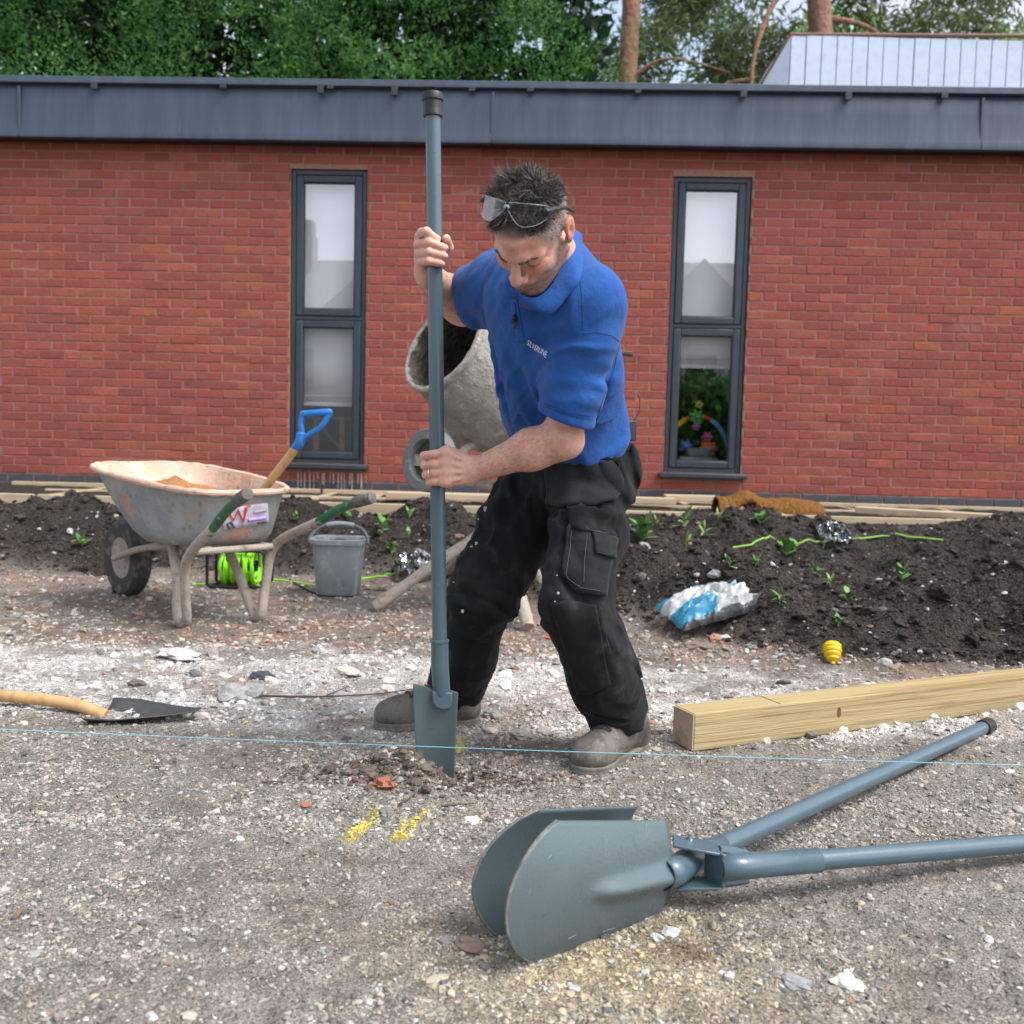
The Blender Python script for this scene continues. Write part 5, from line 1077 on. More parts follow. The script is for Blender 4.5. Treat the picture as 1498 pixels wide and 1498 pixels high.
stone(340, 1022, .05, lin(170, 166, 162), 'pair of grey cement lumps, the bigger by the twig end'.replace('pair of grey cement lumps, the bigger', 'rounded grey cement lump'), .7); stone(372, 1016, .04, lin(160, 156, 152), 'smaller grey cement lump touching the twig end', .8)
stone(342, 1122, .022, lin(120, 112, 104), 'dark grey clod on the gravel in front of the string'); stone(562, 1149, .026, lin(160, 100, 78), 'flat orange brick chip beside the spoil heap', .35, 'brick_fragment')
stone(446, 1179, .010, lin(170, 110, 92), 'small pinkish pebble before the yellow marks'); stone(688, 1388, .022, lin(128, 108, 96), 'flat brown stone near the tip of the digger blade', .4, asp=1.5)
stone(690, 1202, .018, lin(206, 200, 194), 'white stone chip between the yellow marks and the digger', .4); stone(565, 1190, .016, lin(120, 116, 114), 'grey stone between the two yellow marks'); stone(980, 1367, .015, lin(190, 186, 182), 'pale stone right of the near digger blade'.replace('right of', 'behind the foot of'))
stone(830, 1128, .010, lin(160, 150, 130), 'small pale pebble at the toe of the boot'); stone(1165, 1441, .016, lin(150, 148, 148), 'long grey stone in the gravel corner', .5, asp=1.7); stone(1240, 1443, .022, lin(214, 208, 200), 'white flat stone at the gravel corner', .5)
stone(1046, 921 + 16, .03, lin(170, 128, 104), 'orange-brown stone at the foot of the soil bank', .7); stone(1018, 948, .045, lin(120, 104, 92), 'flat brown slab chip lying below the white and blue sack', .3, asp=1.6); stone(808, 933, .028, lin(186, 106, 66), 'orange brick chip between the two boots', .4, 'brick_fragment')
stone(1047, 842, .030, lin(150, 146, 150), 'round grey stone on the soil above the sack'); stone(1102, 949, .02, lin(150, 140, 140), 'grey stone near the yellow plug'.replace('near', 'between the slab chip and')); stone(583, 958, .022, lin(190, 180, 170), 'pale round stone on brown dirt near the pole')
stone(510, 985, .035, lin(196, 182, 166), 'flat pale stone flake on the chalky strip', .3, asp=1.7); stone(385, 992, .03, lin(70, 70, 78), 'dark lump on the chalky strip', .5, asp=1.4); stone(735, 855, .03, lin(160, 150, 140), 'pale stone between mixer legs')
stone(470, 1012, .012, lin(196, 160, 130), 'tiny pale stone on the long twig'); stone(720, 1048, .026, lin(150, 144, 138), 'grey stone behind the boot heel'); stone(763, 1077, .032, lin(146, 140, 134), 'flat grey stone between blade and boot', .4); stone(265, 962, .06, lin(190, 186, 182), 'flat pale slab near the wheelbarrow foot', .25, asp=1.6)

# ------------------------------------------------------------------ weeds on the bank
mat_weed = M('weed leaf', lin(112, 140, 72), .6, layers=[(30, lin(84, 134, 48), .45, .6, .7), (12, lin(160, 190, 96), .55, .7, .5)]); mat_weed2 = M('broad weed leaf', lin(88, 126, 62), .5, layers=[(40, lin(110, 170, 80), .5, .62, .6)])
def weed(px, py, Yd, h, nl, kind, lab, group=None):
    g = GH(px, py); g = P(px, py, Yd) if g is None else g; z = float(gz(g[0], g[1])) + .01; h = h * 1.15; t_ = thing('weed', lab, 'plant', (g[0], g[1], z), group); b0 = A(g[0], g[1], z - .01)
    mb = MB(); mb.tube([b0, b0 + A(.004, 0, h * .6)], [.0025, .0012], 5); mb.build('stem', mat_weed, t_)
    for k in range(nl):
        az = k * 2.4 + px; el = rng.uniform(.25, 1.2); L = h * rng.uniform(.55, 1.0) * (.8 if kind else 1); Wd = L * (.26 if kind else .09); d = A(math.cos(az) * math.cos(el), math.sin(az) * math.cos(el), math.sin(el)); s_ = unit(np.cross(d, (0, 0, 1))); o_ = b0 + A(0, 0, h * (.1 + .5 * k / nl)); Gd = []
        for u in np.linspace(0, 1, 6): wv = Wd * math.sin(math.pi * min(.97, u * .9 + .06)) ** .8; c = o_ + d * (L * u) - A(0, 0, .35 * L * u * u * (1.3 - el)); Gd.append([c - s_ * wv, c - A(0, 0, .15 * wv), c + s_ * wv])
        mb = MB(); mb.grid(Gd); mb.build('leaf', mat_weed2 if kind else mat_weed, t_)
weed(940, 795, 5.9, .16, 13, 1, 'large leafy weed on the soil beside the cargo pocket')
GW = 'small weeds on the soil bank'
for px, py, Yd, h, nl, kd, lab in ((1003, 806, 5.6, .09, 7, 0, 'pale tuft of weed below the large leafy weed'), (1000, 775, 6.3, .12, 8, 0, 'grassy weed by the front beam of the deck frame'), (1112, 770, 6.3, .12, 8, 1, 'leafy weed below the brown fibre mat'), (1150, 815, 5.4, .12, 9, 1, 'double leafy weed beneath the green cable'), (1165, 812, 5.45, .10, 6, 1, 'weed touching the double leafy weed'), (1105, 830, 5.2, .06, 6, 1, 'yellowish seedling on the soil above the sack'), (1067, 831, 5.2, .05, 5, 1, 'tiny round seedling above the sack'), (1140, 885, 4.65, .06, 7, 0, 'feathery seedling at the end of the white and blue sack'), (1004, 912, 4.45, .07, 7, 0, 'seedling against the front of the white and blue sack'),
        (1226, 918, 4.5, .05, 6, 1, 'seedling on the soil above the yellow plug'), (1215, 862, 5.0, .07, 7, 0, 'straggly seedling high on the soil near the frame end'), (1105, 950, 4.35, .04, 5, 0, 'flat seedling at the toe of the soil bank'), (508, 762, 6.1, .08, 6, 1, 'seedling on the soil above the bucket'), (560, 778, 5.95, .09, 7, 1, 'seedling on the soil between bucket and pole'), (598, 760, 6.15, .09, 6, 0, 'spiky seedling near the top of the soil by the pole'), (573, 812, 5.75, .09, 7, 1, 'weed low on the soil above the smoky sack'), (598, 790, 5.85, .08, 5, 1, 'round-leaved seedling beside the pole'), (432, 765, 6.1, .07, 6, 1, 'seedling beyond the wheelbarrow rim'), (760, 815, 5.3, .07, 6, 1, 'seedling seen between the man\'s legs'), (1030, 786, 6.0, .10, 8, 0, 'grassy tuft on the soil right of the large leafy weed'.replace('right of', 'a little beyond')), (1193, 842, 5.2, .07, 6, 1, 'seedling by the bare soil under the cable end'), (1240, 880, 4.9, .06, 6, 1, 'seedling low on the soil at the photograph edge'), (960, 770, 6.3, .08, 6, 0, 'thin grass sprig against the deck beam'), (1050, 762, 6.35, .07, 6, 0, 'thin sprig at the foot of the brown mat'), (535, 790, 5.9, .06, 5, 1, 'tiny seedling just above the bucket handle'), (640 - 90, 745, 6.2, .07, 6, 1, 'seedling against the deck timber above the bucket'), (1320, 850, 5.1, .09, 7, 1, 'leafy seedling beyond the cable, out by the soil end'), (120, 800, 5.9, .09, 7, 1, 'seedling on the soil left of the wheelbarrow wheel'.replace('left of', 'beyond'))):
    weed(px, py, Yd, h, nl, kd, lab, GW)

# ================================================================== PERSON
HR = np.array([[.917, -.331, -.221], [-.338, -.354, -.872], [-.21, -.875, .437]]); HC = A(.028, 2.15, 1.276)   # head axes: his left, face, crown
def HL(x, y, z): return HC + HR @ A(x, y, z)
def toH(V): return (V - HC) @ HR
lhip, rhip = P(868, 700, 2.62), P(800, 700, 2.78)
lknee, lank = P(838, 885, 2.44), P(906, 1052, 2.60)
rknee, rank = P(704, 870, 2.64), P(668, 1012, 2.86)
lsh, rsh = P(864, 446, 2.27), P(738, 412, 2.50)
lelb, lwr = P(822, 640, 2.35), P(694, 688, 2.425)
relb, rwr = P(672, 446, 2.70), P(624, 400, 2.495)
NB = A(.088, 2.335, 1.225)
trunk_lo, trunk_hi = P(840, 655, 2.69), A(.085, 2.41, 1.11)
TA = unit(trunk_hi - trunk_lo); LAT = unit(lsh - rsh); LAT = unit(LAT - TA * (LAT @ TA)); DEP = np.cross(LAT, TA); DEP = DEP if DEP[1] < 0 else -DEP    # DEP: out of the chest
person = thing('person', 'man in a blue polo shirt and black work trousers bending over the spade', 'person', ((lank + rank) / 2 * A(1, 1, 0)))

# ---------------------------------------------------------------- skin: head, neck, arms and hands in one surface
B = Field((-.33, 1.96, .64), (.33, 2.84, 1.50), .0033)
B.add(cone(trunk_lo * .4 + trunk_hi * .6, trunk_hi, .07, .08), cone(trunk_hi, NB, .07, .06), k=.03)
B.add(cone(NB, lsh * .9 + NB * .1, .045, .048), cone(NB, rsh, .045, .048), k=.03)
B.add(cone(NB + A(0, .01, -.01), HL(0, -.035, -.055), .062, .056), cone(NB, HL(0, .0, -.07), .05, .045), k=.03)
B.add(cone(lsh, lelb, .052, .043), k=.02)
fm = lelb * .66 + lwr * .34; B.add(cone(lelb, fm, .043, .046), cone(fm, lwr, .046, .0285), cone(lelb + A(.015, .01, -.012), fm + A(0, .0, -.01), .034, .032), k=.025)
B.add(cone(rsh, relb, .052, .047), k=.02)
rm = relb * .62 + rwr * .38; B.add(cone(relb, rm, .046, .046), cone(rm, rwr, .046, .031), cone(relb + A(.02, .0, -.018), rm + A(.01, 0, -.01), .034, .03), k=.025)
# head
E3 = lambda c, r: ell(HL(*c), r, HR)
CH = lambda a, b, ra, rb=None: cone(HL(*a), HL(*b), ra, rb)
B.add(E3((0, -.004, .043), (.0755, .090, .080)), k=.02)
B.add(E3((0, .030, -.02), (.0615, .060, .075)), E3((0, .042, -.07), (.048, .045, .048)), k=.025)
B.add(CH((.056, .0, -.05), (.018, .068, -.103), .02, .02), CH((-.056, .0, -.05), (-.018, .068, -.103), .02, .02), E3((0, .078, -.108), (.022, .018, .017)), k=.02)
B.add(CH((.046, .070, .018), (.014, .090, .023), .010, .0125), CH((-.046, .070, .018), (-.014, .090, .023), .010, .0125), CH((-.016, .089, .024), (.016, .089, .024), .0115), CH((0, .080, .04), (0, .076, .07), .022, .03), k=.014)
B.add(E3((.042, .062, -.028), (.022, .024, .022)), E3((-.042, .062, -.028), (.022, .024, .022)), k=.018)
B.sub(E3((.031, .100, .002), (.019, .019, .0125)), E3((-.031, .100, .002), (.019, .019, .0125)), CH((.013, .098, .0), (.024, .094, -.014), .004, .006), CH((-.013, .098, .0), (-.024, .094, -.014), .004, .006), k=.010)
B.add(E3((.0315, .0745, .001), (.0150, .0135, .0115)), E3((-.0315, .0745, .001), (.0150, .0135, .0115)), k=.003)
for s in (1, -1):
    B.sub(CH((s * .019, .0895, -.0055), (s * .031, .0905, -.0085), .0014, .0018), CH((s * .031, .0905, -.0085), (s * .045, .083, -.005), .0018, .0012), k=.002)
    B.add(CH((s * .020, .085, -.012), (s * .042, .079, -.0125), .0045, .0045), CH((s * .018, .087, .0095), (s * .046, .076, .0075), .0042, .0045), k=.005)
    B.sub(CH((s * .050, .066, .004), (s * .060, .056, .0), .0012, .001), CH((s * .050, .065, -.003), (s * .059, .055, -.008), .0012, .001), k=.003)
B.add(CH((0, .089, .014), (0, .111, -.024), .0085, .0110), E3((0, .1165, -.031), (.0120, .0115, .0105)), E3((.0145, .102, -.036), (.0078, .012, .0085)), E3((-.0145, .102, -.036), (.0078, .012, .0085)), k=.006)
B.add(E3((0, .086, -.062), (.024, .012, .013)), k=.012)
B.add(CH((-.019, .088, -.067), (0, .097, -.066), .0048, .006), CH((.019, .088, -.067), (0, .097, -.066), .0048, .006), CH((-.016, .087, -.0785), (0, .095, -.079), .005, .0065), CH((.016, .087, -.0785), (0, .095, -.079), .005, .0065), k=.004)
B.sub(CH((-.026, .092, -.0725), (0, .103, -.0722), .0016, .0022), CH((.026, .092, -.0725), (0, .103, -.0722), .0016, .0022), k=.003)
for s in (1, -1): B.sub(CH((s * .022, .098, -.034), (s * .034, .090, -.056), .0022, .003), CH((s * .034, .090, -.056), (s * .038, .080, -.082), .003, .002), k=.007)
B.sub(E3((.0075, .108, -.043), (.004, .005, .004)), E3((-.0075, .108, -.043), (.004, .005, .004)), k=.002)
for s in (1, -1):
    B.add(ell(HL(s * .080, -.016, .004), (.0075, .020, .033), HR), k=.008)
    B.add(ell(HL(s * .077, -.006, -.022), (.007, .010, .012), HR), k=.006)
    B.sub(ell(HL(s * .089, -.010, .002), (.0075, .010, .019), HR), k=.004)
    B.sub(ell(HL(s * .089, -.020, .017), (.006, .006, .009), HR), k=.003)
# his left hand, low on the pole: back of the hand to the camera, fingers round the far side
def finger(pts, r): B.add(*[cone(pts[i], pts[i + 1], r[i], r[i + 1]) for i in range(len(pts) - 1)], k=.0035)
LM = []
for (my, py, pxp, r, tx) in ((662, 667, 615.5, .0118, 640), (677, 681, 616.5, .0120, 640), (691, 694.5, 618.5, .0116, 641), (704, 706.5, 623.5, .0104, 641)):
    mcp = P(653, my, YS - .042); LM.append(mcp); r = r * .87
    finger([mcp, P(634, (my + py) / 2, YS - .041), P(pxp + 5, py, YS - .024), P(pxp + 5.5, py + .5, YS + .010), P(tx - 10, py + 1, YS + .031), P(tx, py + 1, YS + .033)], [r * 1.12, r, r * 1.06, r * .97, r * .9, r * .8])
for i, q in enumerate(LM): B.add(cone(q, lwr + (A(0, 0, .017) * (1.5 - i) / 1.5) + A(-.012, 0, 0), .0135, .019), k=.012)
for i, q in enumerate(LM): w_ = lwr + A(-.004, -.024, .010 * (1.5 - i)); B.add(cone(q + A(.004, -.007, 0), q * .45 + w_ * .55 + A(0, -.009, 0), .0045, .0028), k=.006); B.add(ell(q + A(-.001, -.005, 0), (.0095, .009, .0098)), k=.006)
B.add(cone(LM[0], LM[3], .012, .0105), cone(LM[1] + A(.03, .012, -.006), lwr, .018, .024), k=.014)
finger([lwr + A(-.01, .015, .012), P(676, 668, YS - .005), P(660, 662, YS + .026), P(640, 663, YS + .036), P(628, 668, YS + .032)], [.017, .016, .0135, .0115, .0095])
# his right hand, high on the pole: fingers across the front, thumb beside them
RM = []
for (my, py, dy, ty, pxp, tx, r) in ((347, 341, 339, 349, 612, 640, .0125), (358, 358, 354, 362, 607, 651, .0122), (370, 371.5, 369, 374, 608, 651, .0116), (381, 383, 382, 385, 610.5, 647, .0106)):
    mcp = P(617, my, YS + .032); RM.append(mcp); r = r * .90
    finger([mcp, P(pxp + 5, py, YS - .004), P((pxp + tx) / 2 - 2, dy, YS - .032), P(tx - 4, ty, YS - .026), P(tx, ty + .5, YS - .018)], [r * 1.15, r * 1.08, r, r * .92, r * .8])
for i, q in enumerate(RM): B.add(cone(q, rwr + A(0, 0, .012) * (1.5 - i) / 1.5, .014, .022), k=.012)
B.add(cone(RM[0], RM[3], .014, .012), k=.012)
finger([rwr + A(.02, 0, .01), P(645, 378, YS + .036), P(656, 362, YS + .016), P(653, 349, YS - .008)], [.017, .0145, .0125, .0105])
V, F = B.mesh()
# skin tones: flushed hands and ears, shaved sides, stubble, brows, lips
h = toH(V); n1 = fbm(V[:, 0] * 30, V[:, 1] * 30, V[:, 2] * 30, 3, 2); n2 = fbm(V[:, 0] * 220, V[:, 1] * 220, V[:, 2] * 220, 2, 5)
def mixc(c, k, f): return c * (1 - f[:, None]) + np.asarray(k) * f[:, None]
skin = np.array(lin(214, 166, 145)) * (.9 + .2 * n1[:, None]) + np.zeros((len(V), 3)); skin = mixc(skin, lin(190, 120, 100), .4 * ss(.4, .8, n1)); n4 = fbm(V[:, 0] * 90, V[:, 1] * 90, V[:, 2] * 90, 2, 8); skin = mixc(skin, lin(176, 112, 94), .22 * ss(.45, .8, n4)) * (.9 + .2 * n2[:, None])
hd = np.linalg.norm(h * A(1, 1, 1), axis=1) < .165
def near(c, r): return np.exp(-((np.linalg.norm(h - A(*c), axis=1)) / r) ** 2) * hd
for s in (1, -1):
    skin = mixc(skin, lin(206, 112, 96), .7 * near((s * .083, -.012, .003), .022)); skin = mixc(skin, lin(196, 116, 100), .45 * near((s * .042, .075, -.03), .026))
    skin = mixc(skin, lin(120, 84, 74), .55 * near((s * .031, .090, -.007), .010))
skin = mixc(skin, lin(196, 108, 94), .6 * near((0, .116, -.032), .016)); skin = mixc(skin, lin(164, 92, 82), .7 * hd * np.exp(-((h[:, 2] + .0725) / .007) ** 2) * (np.abs(h[:, 0]) < .024) * (h[:, 1] > .08))
jaw = hd * (ss(.045, .075, -h[:, 2]) * ss(-.02, .02, h[:, 1]) + ss(.0, .03, -h[:, 2]) * ss(.045, .06, np.abs(h[:, 0])) * ss(-.02, .0, h[:, 1]))
skin = mixc(skin, lin(112, 92, 84), np.clip(.72 * np.clip(jaw, 0, 1) * (.25 + n2 * 1.3), 0, 1))
hairline = .078 + .010 * np.cos(h[:, 0] * 60) - 2.2 * np.maximum(np.abs(h[:, 0]) - .045, 0)
front = h[:, 2] > hairline - .6 * np.maximum(.03 - h[:, 1], 0)
scalp = hd * ss(-.006, .012, h[:, 2] - np.minimum(hairline, .10) + .9 * np.maximum(.055 - h[:, 1], 0)) * (h[:, 2] > -.03) * (np.abs(h[:, 0]) < .0775)
topz = ss(.055, .085, h[:, 2] + .15 * (.05 - h[:, 1]) - .55 * np.maximum(np.abs(h[:, 0]) - .042, 0))
skin = mixc(skin, lin(172, 160, 152), np.clip(.8 * scalp * (1 - topz) * (.5 + .8 * n2), 0, 1)); skin = mixc(skin, lin(34, 28, 26), .92 * scalp * topz)
nails = [(P(653, 346, YS - .016), .0065), (P(652, 362, YS - .026), .005), (P(652, 374, YS - .026), .005), (P(648, 385, YS - .026), .0045)]
for q, r in nails: skin = mixc(skin, lin(232, 190, 178), .8 * np.exp(-(np.linalg.norm(V - q, axis=1) / r) ** 2))
mat_skin = M('skin', attr=True, rough=.5, spec=.4, sss=.12, layers=[(120, lin(176, 110, 92), .56, .7, .25)], bump=[(400, .0006), (90, .0012)])
body = obj_np('body', V, F, mat_skin, person, cols=skin)
bvb = bvh_of(body)

# fine hair on the forearms
bn = np.zeros((len(V), 3)); e1 = V[F[:, 2]] - V[F[:, 0]]; e2 = V[F[:, 3]] - V[F[:, 1]]; fnn = np.cross(e1, e2); fnn /= np.linalg.norm(fnn, axis=1)[:, None] + 1e-12; fcn = V[F].mean(1)
def segd(p_, a, b): d = b - a; t = np.clip((p_ - a) @ d / (d @ d), 0, 1); return np.linalg.norm(p_ - a - np.outer(t, d), axis=1), t
HS = []
for a, b in ((lelb, lwr), (relb, rwr)):
    dd_, tt_ = segd(fcn, a, b); k = np.nonzero((dd_ < .065) & (tt_ > .02) & (tt_ < .92))[0]; k = rng.choice(k, 1700); p0 = fcn[k]; d = unit(b - a) * 1.0 + fnn[k] * .35 + rng.normal(size=(len(k), 3)) * .3; d /= np.linalg.norm(d, axis=1)[:, None]
    w_ = np.cross(d, rng.normal(size=d.shape)); w_ /= np.linalg.norm(w_, axis=1)[:, None]; HS.append(np.stack([p0 - w_ * .00022, p0 + w_ * .00022, p0 + d * rng.uniform(.007, .014, (len(k), 1))], 1).reshape(-1, 3))
HS = np.concatenate(HS); tag(obj_np('arm_hair', HS, np.arange(len(HS)).reshape(-1, 3), M('arm hair', lin(92, 70, 54), .6), person), kind='stuff')

# ---------------------------------------------------------------- hair
bvL, nrm = [], []
def hairset(n, top):
    d = rng.normal(size=(n * 6, 3)); d /= np.linalg.norm(d, axis=1)[:, None]; rad = A(.0755, .090, .080); q = d * rad + A(0, -.004, .043)
    hl = .078 + .010 * np.cos(q[:, 0] * 60) - 2.2 * np.maximum(np.abs(q[:, 0]) - .045, 0); ok = (q[:, 2] - np.minimum(hl, .10) + .9 * np.maximum(.055 - q[:, 1], 0) > 0) & (q[:, 2] > -.03)
    tz = q[:, 2] + .15 * (.05 - q[:, 1]) - .55 * np.maximum(np.abs(q[:, 0]) - .042, 0); ok &= (tz > .066 + .02 * (rng.random(len(q)) - .5)) if top else (tz <= .085)
    q = q[ok][:n]; nn = (q - A(0, -.004, .043)) / rad ** 2; nn /= np.linalg.norm(nn, axis=1)[:, None]; return q, nn
def strands(q, nn, L, wd, tuft, lean, seg=3):
    n = len(q); k = 48.0
    tv = np.stack([vnoise(q[:, 0] * k, q[:, 1] * k, q[:, 2] * k, s) - .5 for s in (1, 2, 3)], -1) * 2 + np.stack([vnoise(q[:, 0] * 150, q[:, 1] * 150, q[:, 2] * 150, s) - .5 for s in (4, 5, 6)], -1) * 1.3; rv = rng.normal(size=(n, 3)) * .22
    d = nn * .55 + tv * tuft + rv + lean; d /= np.linalg.norm(d, axis=1)[:, None]; sd_ = np.cross(d, rng.normal(size=(n, 3))); sd_ /= np.linalg.norm(sd_, axis=1)[:, None]; cv = np.cross(sd_, d) * rng.normal(size=(n, 1)) * .7
    V = []
    for i in range(seg + 1):
        t = i / seg; p_ = q + d * (L * t)[:, None] + cv * (L * t * t)[:, None]; w_ = wd * (1 - t) ** .7; V += [p_ - sd_ * w_, p_ + sd_ * w_]
    V = np.stack(V, 1); V = HC + V.reshape(-1, 3) @ HR.T; m_ = 2 * (seg + 1); b = np.arange(n)[:, None] * m_
    F = np.concatenate([b + np.array([[2 * i, 2 * i + 1, 2 * i + 3, 2 * i + 2]]) for i in range(seg)]); return V, F, m_
q, nn = hairset(13500, True); L = .008 + .040 * vnoise(q[:, 0] * 70, q[:, 1] * 70, q[:, 2] * 70, 9) ** 1.6 + .006 * rng.random(len(q)); L *= .6 + .45 * ss(.07, .12, q[:, 2]); L = np.where(q[:, 1] > .045, L * 1.1, L) * (1 - .45 * ss(-.01, -.06, q[:, 1]))
ln_ = np.zeros_like(q); ln_[:, 2] = .12; ln_[:, 1] = np.where(q[:, 1] > .03, .35, -.1)
V, F, m_ = strands(q, nn, L, .0005, 1.2, ln_, 3); g = rng.random(len(q)); c = np.where((g < .30)[:, None], np.array(lin(138, 128, 122)), np.where((g < .6)[:, None], np.array(lin(70, 58, 52)), np.array(lin(28, 23, 22))))
mat_hair = M('hair', attr=True, rough=.42, spec=.5)
hair = obj_np('hair', V, F, mat_hair, person, cols=np.repeat(c, m_, 0)); tag(hair, kind='stuff')
q, nn = hairset(5200, False); V, F, m_ = strands(q - nn * .001, nn, .004 + .005 * rng.random(len(q)), .0006, .2, A(0, -.4, -.4), 2); c = np.where((rng.random(len(q)) < .7)[:, None], np.array(lin(172, 164, 158)), np.array(lin(84, 76, 72)))
tag(obj_np('side_hair', V, F, mat_hair, person, cols=np.repeat(c, m_, 0)), kind='stuff')
bs, be = [], []
for sd0 in (1, -1):
    n = 170; f = rng.random(n); x = sd0 * (.012 + .036 * f); zc = .0215 + .004 * np.sin(f * 2.6) - .003 * f; q = np.stack([x, np.full(n, .12), zc + rng.normal(size=n) * .0024 * (1.1 - .6 * f)], -1)
    for a in q:
        hit = bvb.ray_cast(Vector(HL(*a)), Vector(HR @ A(0, -1, 0)))
        if hit[0] is not None: bs.append(np.array(hit[0])); be.append(unit(HR @ A(sd0 * .9, .25, .25 - .5 * rng.random()) + np.array(hit[1]) * .5))
bs, be = np.array(bs), np.array(be); sdv = np.cross(be, rng.normal(size=be.shape)); sdv /= np.linalg.norm(sdv, axis=1)[:, None]; Lb = rng.uniform(.004, .0075, (len(bs), 1))
V = np.stack([bs - sdv * .0004, bs + sdv * .0004, bs + be * Lb], 1).reshape(-1, 3); obj_np('eyebrow', V, np.arange(len(V)).reshape(-1, 3), M('brow hair', lin(70, 56, 50), .7), person)
for sd0 in (1, -1):
    w_ = [bvb.ray_cast(Vector(HL(sd0 * x, .12, z)), Vector(HR @ A(0, -1, 0)))[0] for x, z in ((.019, -.0055), (.026, -.0082), (.033, -.0086), (.040, -.0072), (.046, -.0045))]
    mb = MB(); mb.tube(crom([np.array(a) for a in w_], 4), .0009, 5); mb.build('eyelash', bpy.data.materials['brow hair'], person)

# ---------------------------------------------------------------- polo shirt
def ridged(a): return 1 - np.sqrt((2 * a - 1) ** 2 + .012) + .05
SH = Field((-.30, 2.02, .72), (.42, 2.98, 1.40), .0048)
SH.add(cone(trunk_hi, trunk_lo + TA * .05, .172, .165, DEP, .74), k=.03)
SH.add(cone(trunk_hi + DEP * .02 + TA * .03, trunk_lo * .45 + trunk_hi * .55 + DEP * .03, .125, .13, DEP, .9), cone(trunk_lo + TA * .10 + DEP * .015, trunk_lo + DEP * .01, .155, .158, DEP, .82), k=.04)
SH.add(cone(lsh - LAT * .012, rsh + LAT * .01, .071, .068), cone(NB + A(.01, .0, .012), lsh - LAT * .02, .058, .07), cone(NB, rsh, .055, .066), k=.05)
SH.add(cone(NB + A(0, .02, -.02), trunk_hi + DEP * -.05, .06, .11), k=.05)
lhem = P(829, 612, 2.325); lax = unit(lhem - lsh); lcut = unit(lax + A(-.10, 0, .10) + A(.0, 0, 0)); SH.add(capped(cone(lsh + A(-.004, 0, 0), lhem + lax * .06, .082, .064), lhem, lcut), k=.025)
rhem = rsh + (relb - rsh) * .62; rax = unit(relb - rsh + A(-.03, -.10, 0)); SH.add(capped(cone(rsh, rhem + rax * .05, .078, .070), rhem, rax), k=.03)
SH.cut(trunk_lo + TA * .058, -TA)
def shirt_disp(x, y, z):
    p_ = np.stack([x, y, z], -1); a = (p_ - trunk_lo) @ TA; b = (p_ - trunk_lo) @ LAT; c = (p_ - trunk_lo) @ DEP
    # hanging folds down the front, drawn towards the far armpit
    f = ridged(fbm((b + .35 * a) * 13, a * 1.6 + 3, c * 5, 2, 61)) ** 2; frontm = ss(-.12, -.01, c) * (1 - .6 * ss(.33, .42, a))
    d = .034 * (f - .5) * frontm + .014 * (ridged(fbm((b - .5 * a) * 20, a * 1.8, c * 6, 2, 60)) ** 2 - .4) * frontm
    f2 = ridged(fbm((a + .4 * b) * 16, (b - .3 * a) * 4, c * 5, 2, 63)) ** 2; d = d + .008 * (f2 - .45) * ss(.20, .02, a)
    d = d * ss(.055, .11, a)
    t = np.clip((p_ - lsh) @ lax / np.linalg.norm(lelb - lsh), 0, 1); r = np.linalg.norm(p_ - (lsh + np.multiply.outer(t * np.linalg.norm(lelb - lsh), lax)), axis=-1); arm = ss(.110, .088, r) * ss(.05, .3, t)
    d = d * (1 - arm)
    d = d + arm * ss(.01, .06, np.abs((p_ - lhem) @ lcut)) * .018 * (ridged(fbm(t * 5 + b * 5, b * 9, c * 9, 2, 65)) ** 2 - .4)
    hm = np.abs((p_ - lhem) @ lcut); d = d + .0018 * ss(.019, .016, hm) * arm - .0016 * np.exp(-((hm - .019) / .0025) ** 2) * arm
    t2 = np.linalg.norm(p_ - rhem, axis=-1); d = d + .010 * (ridged(fbm((p_ @ rax) * 5, (p_ @ unit(np.cross(rax, DEP))) * 22, 3, 2, 67)) - .5) * ss(.19, .08, t2)
    d = d + .004 * (fbm(x * 14, y * 14, z * 14, 3, 69) - .5)
    # shoulder seam and hem stitching
    sm = np.abs((p_ - (lsh - LAT * .03)) @ LAT) ; d = d - .0012 * np.exp(-(sm / .003) ** 2) * ss(.0, .05, (p_ - lsh) @ A(0, 0, 1) + .06)
    return d
SH.disp(shirt_disp, .03)
SH.sub(cone(lhem - lax * -.045, lhem + lax * .12, .058, .060), cone(rhem + rax * .04, rhem + rax * .12, .056, .056), k=.003)
SH.sub(cone(trunk_lo - TA * .2, trunk_lo + TA * .085, .150, .150, DEP, .80), k=.004)
SH.sub(cone(NB + A(0, .02, -.02), HL(0, -.03, -.05), .060, .058), k=.008)
V, F = SH.mesh(); V = relax(V, F, 2)
mat_shirt = M('royal blue pique cotton', lin(34, 82, 150), .85, spec=.25, sheen=.1, layers=[(7, lin(28, 71, 136), .42, .65, .6), (3, lin(44, 93, 160), .5, .7, .4)], bump=[(1300, .0008, .6), (60, .0025)])
shirt = obj_np('polo_shirt', V, F, mat_shirt, person); bvs = bvh_of(shirt)
mat_seam = M('shirt seam', lin(22, 60, 124), .9)
for pts in ([(846, 396), (851, 430), (853, 486)], [(852, 488), (872, 486), (895, 491), (914, 506)], [(795, 594), (830, 607), (868, 614)], [(906, 503), (897, 545), (880, 590), (872, 618)], [(796, 590), (830, 603), (868, 610)]):
    w_ = []; e = np.asarray(pts, float)
    for k in range(len(e) - 1):
        for t in np.linspace(0, 1, 10, endpoint=False): w_.append(cast(bvs, *(e[k] + (e[k + 1] - e[k]) * t), .0002))
    w_ = [a for a in w_ if a is not None]
    if len(w_) > 4: mb = MB(); mb.tube(w_, .0010, 5); mb.build('seam', mat_seam, person)
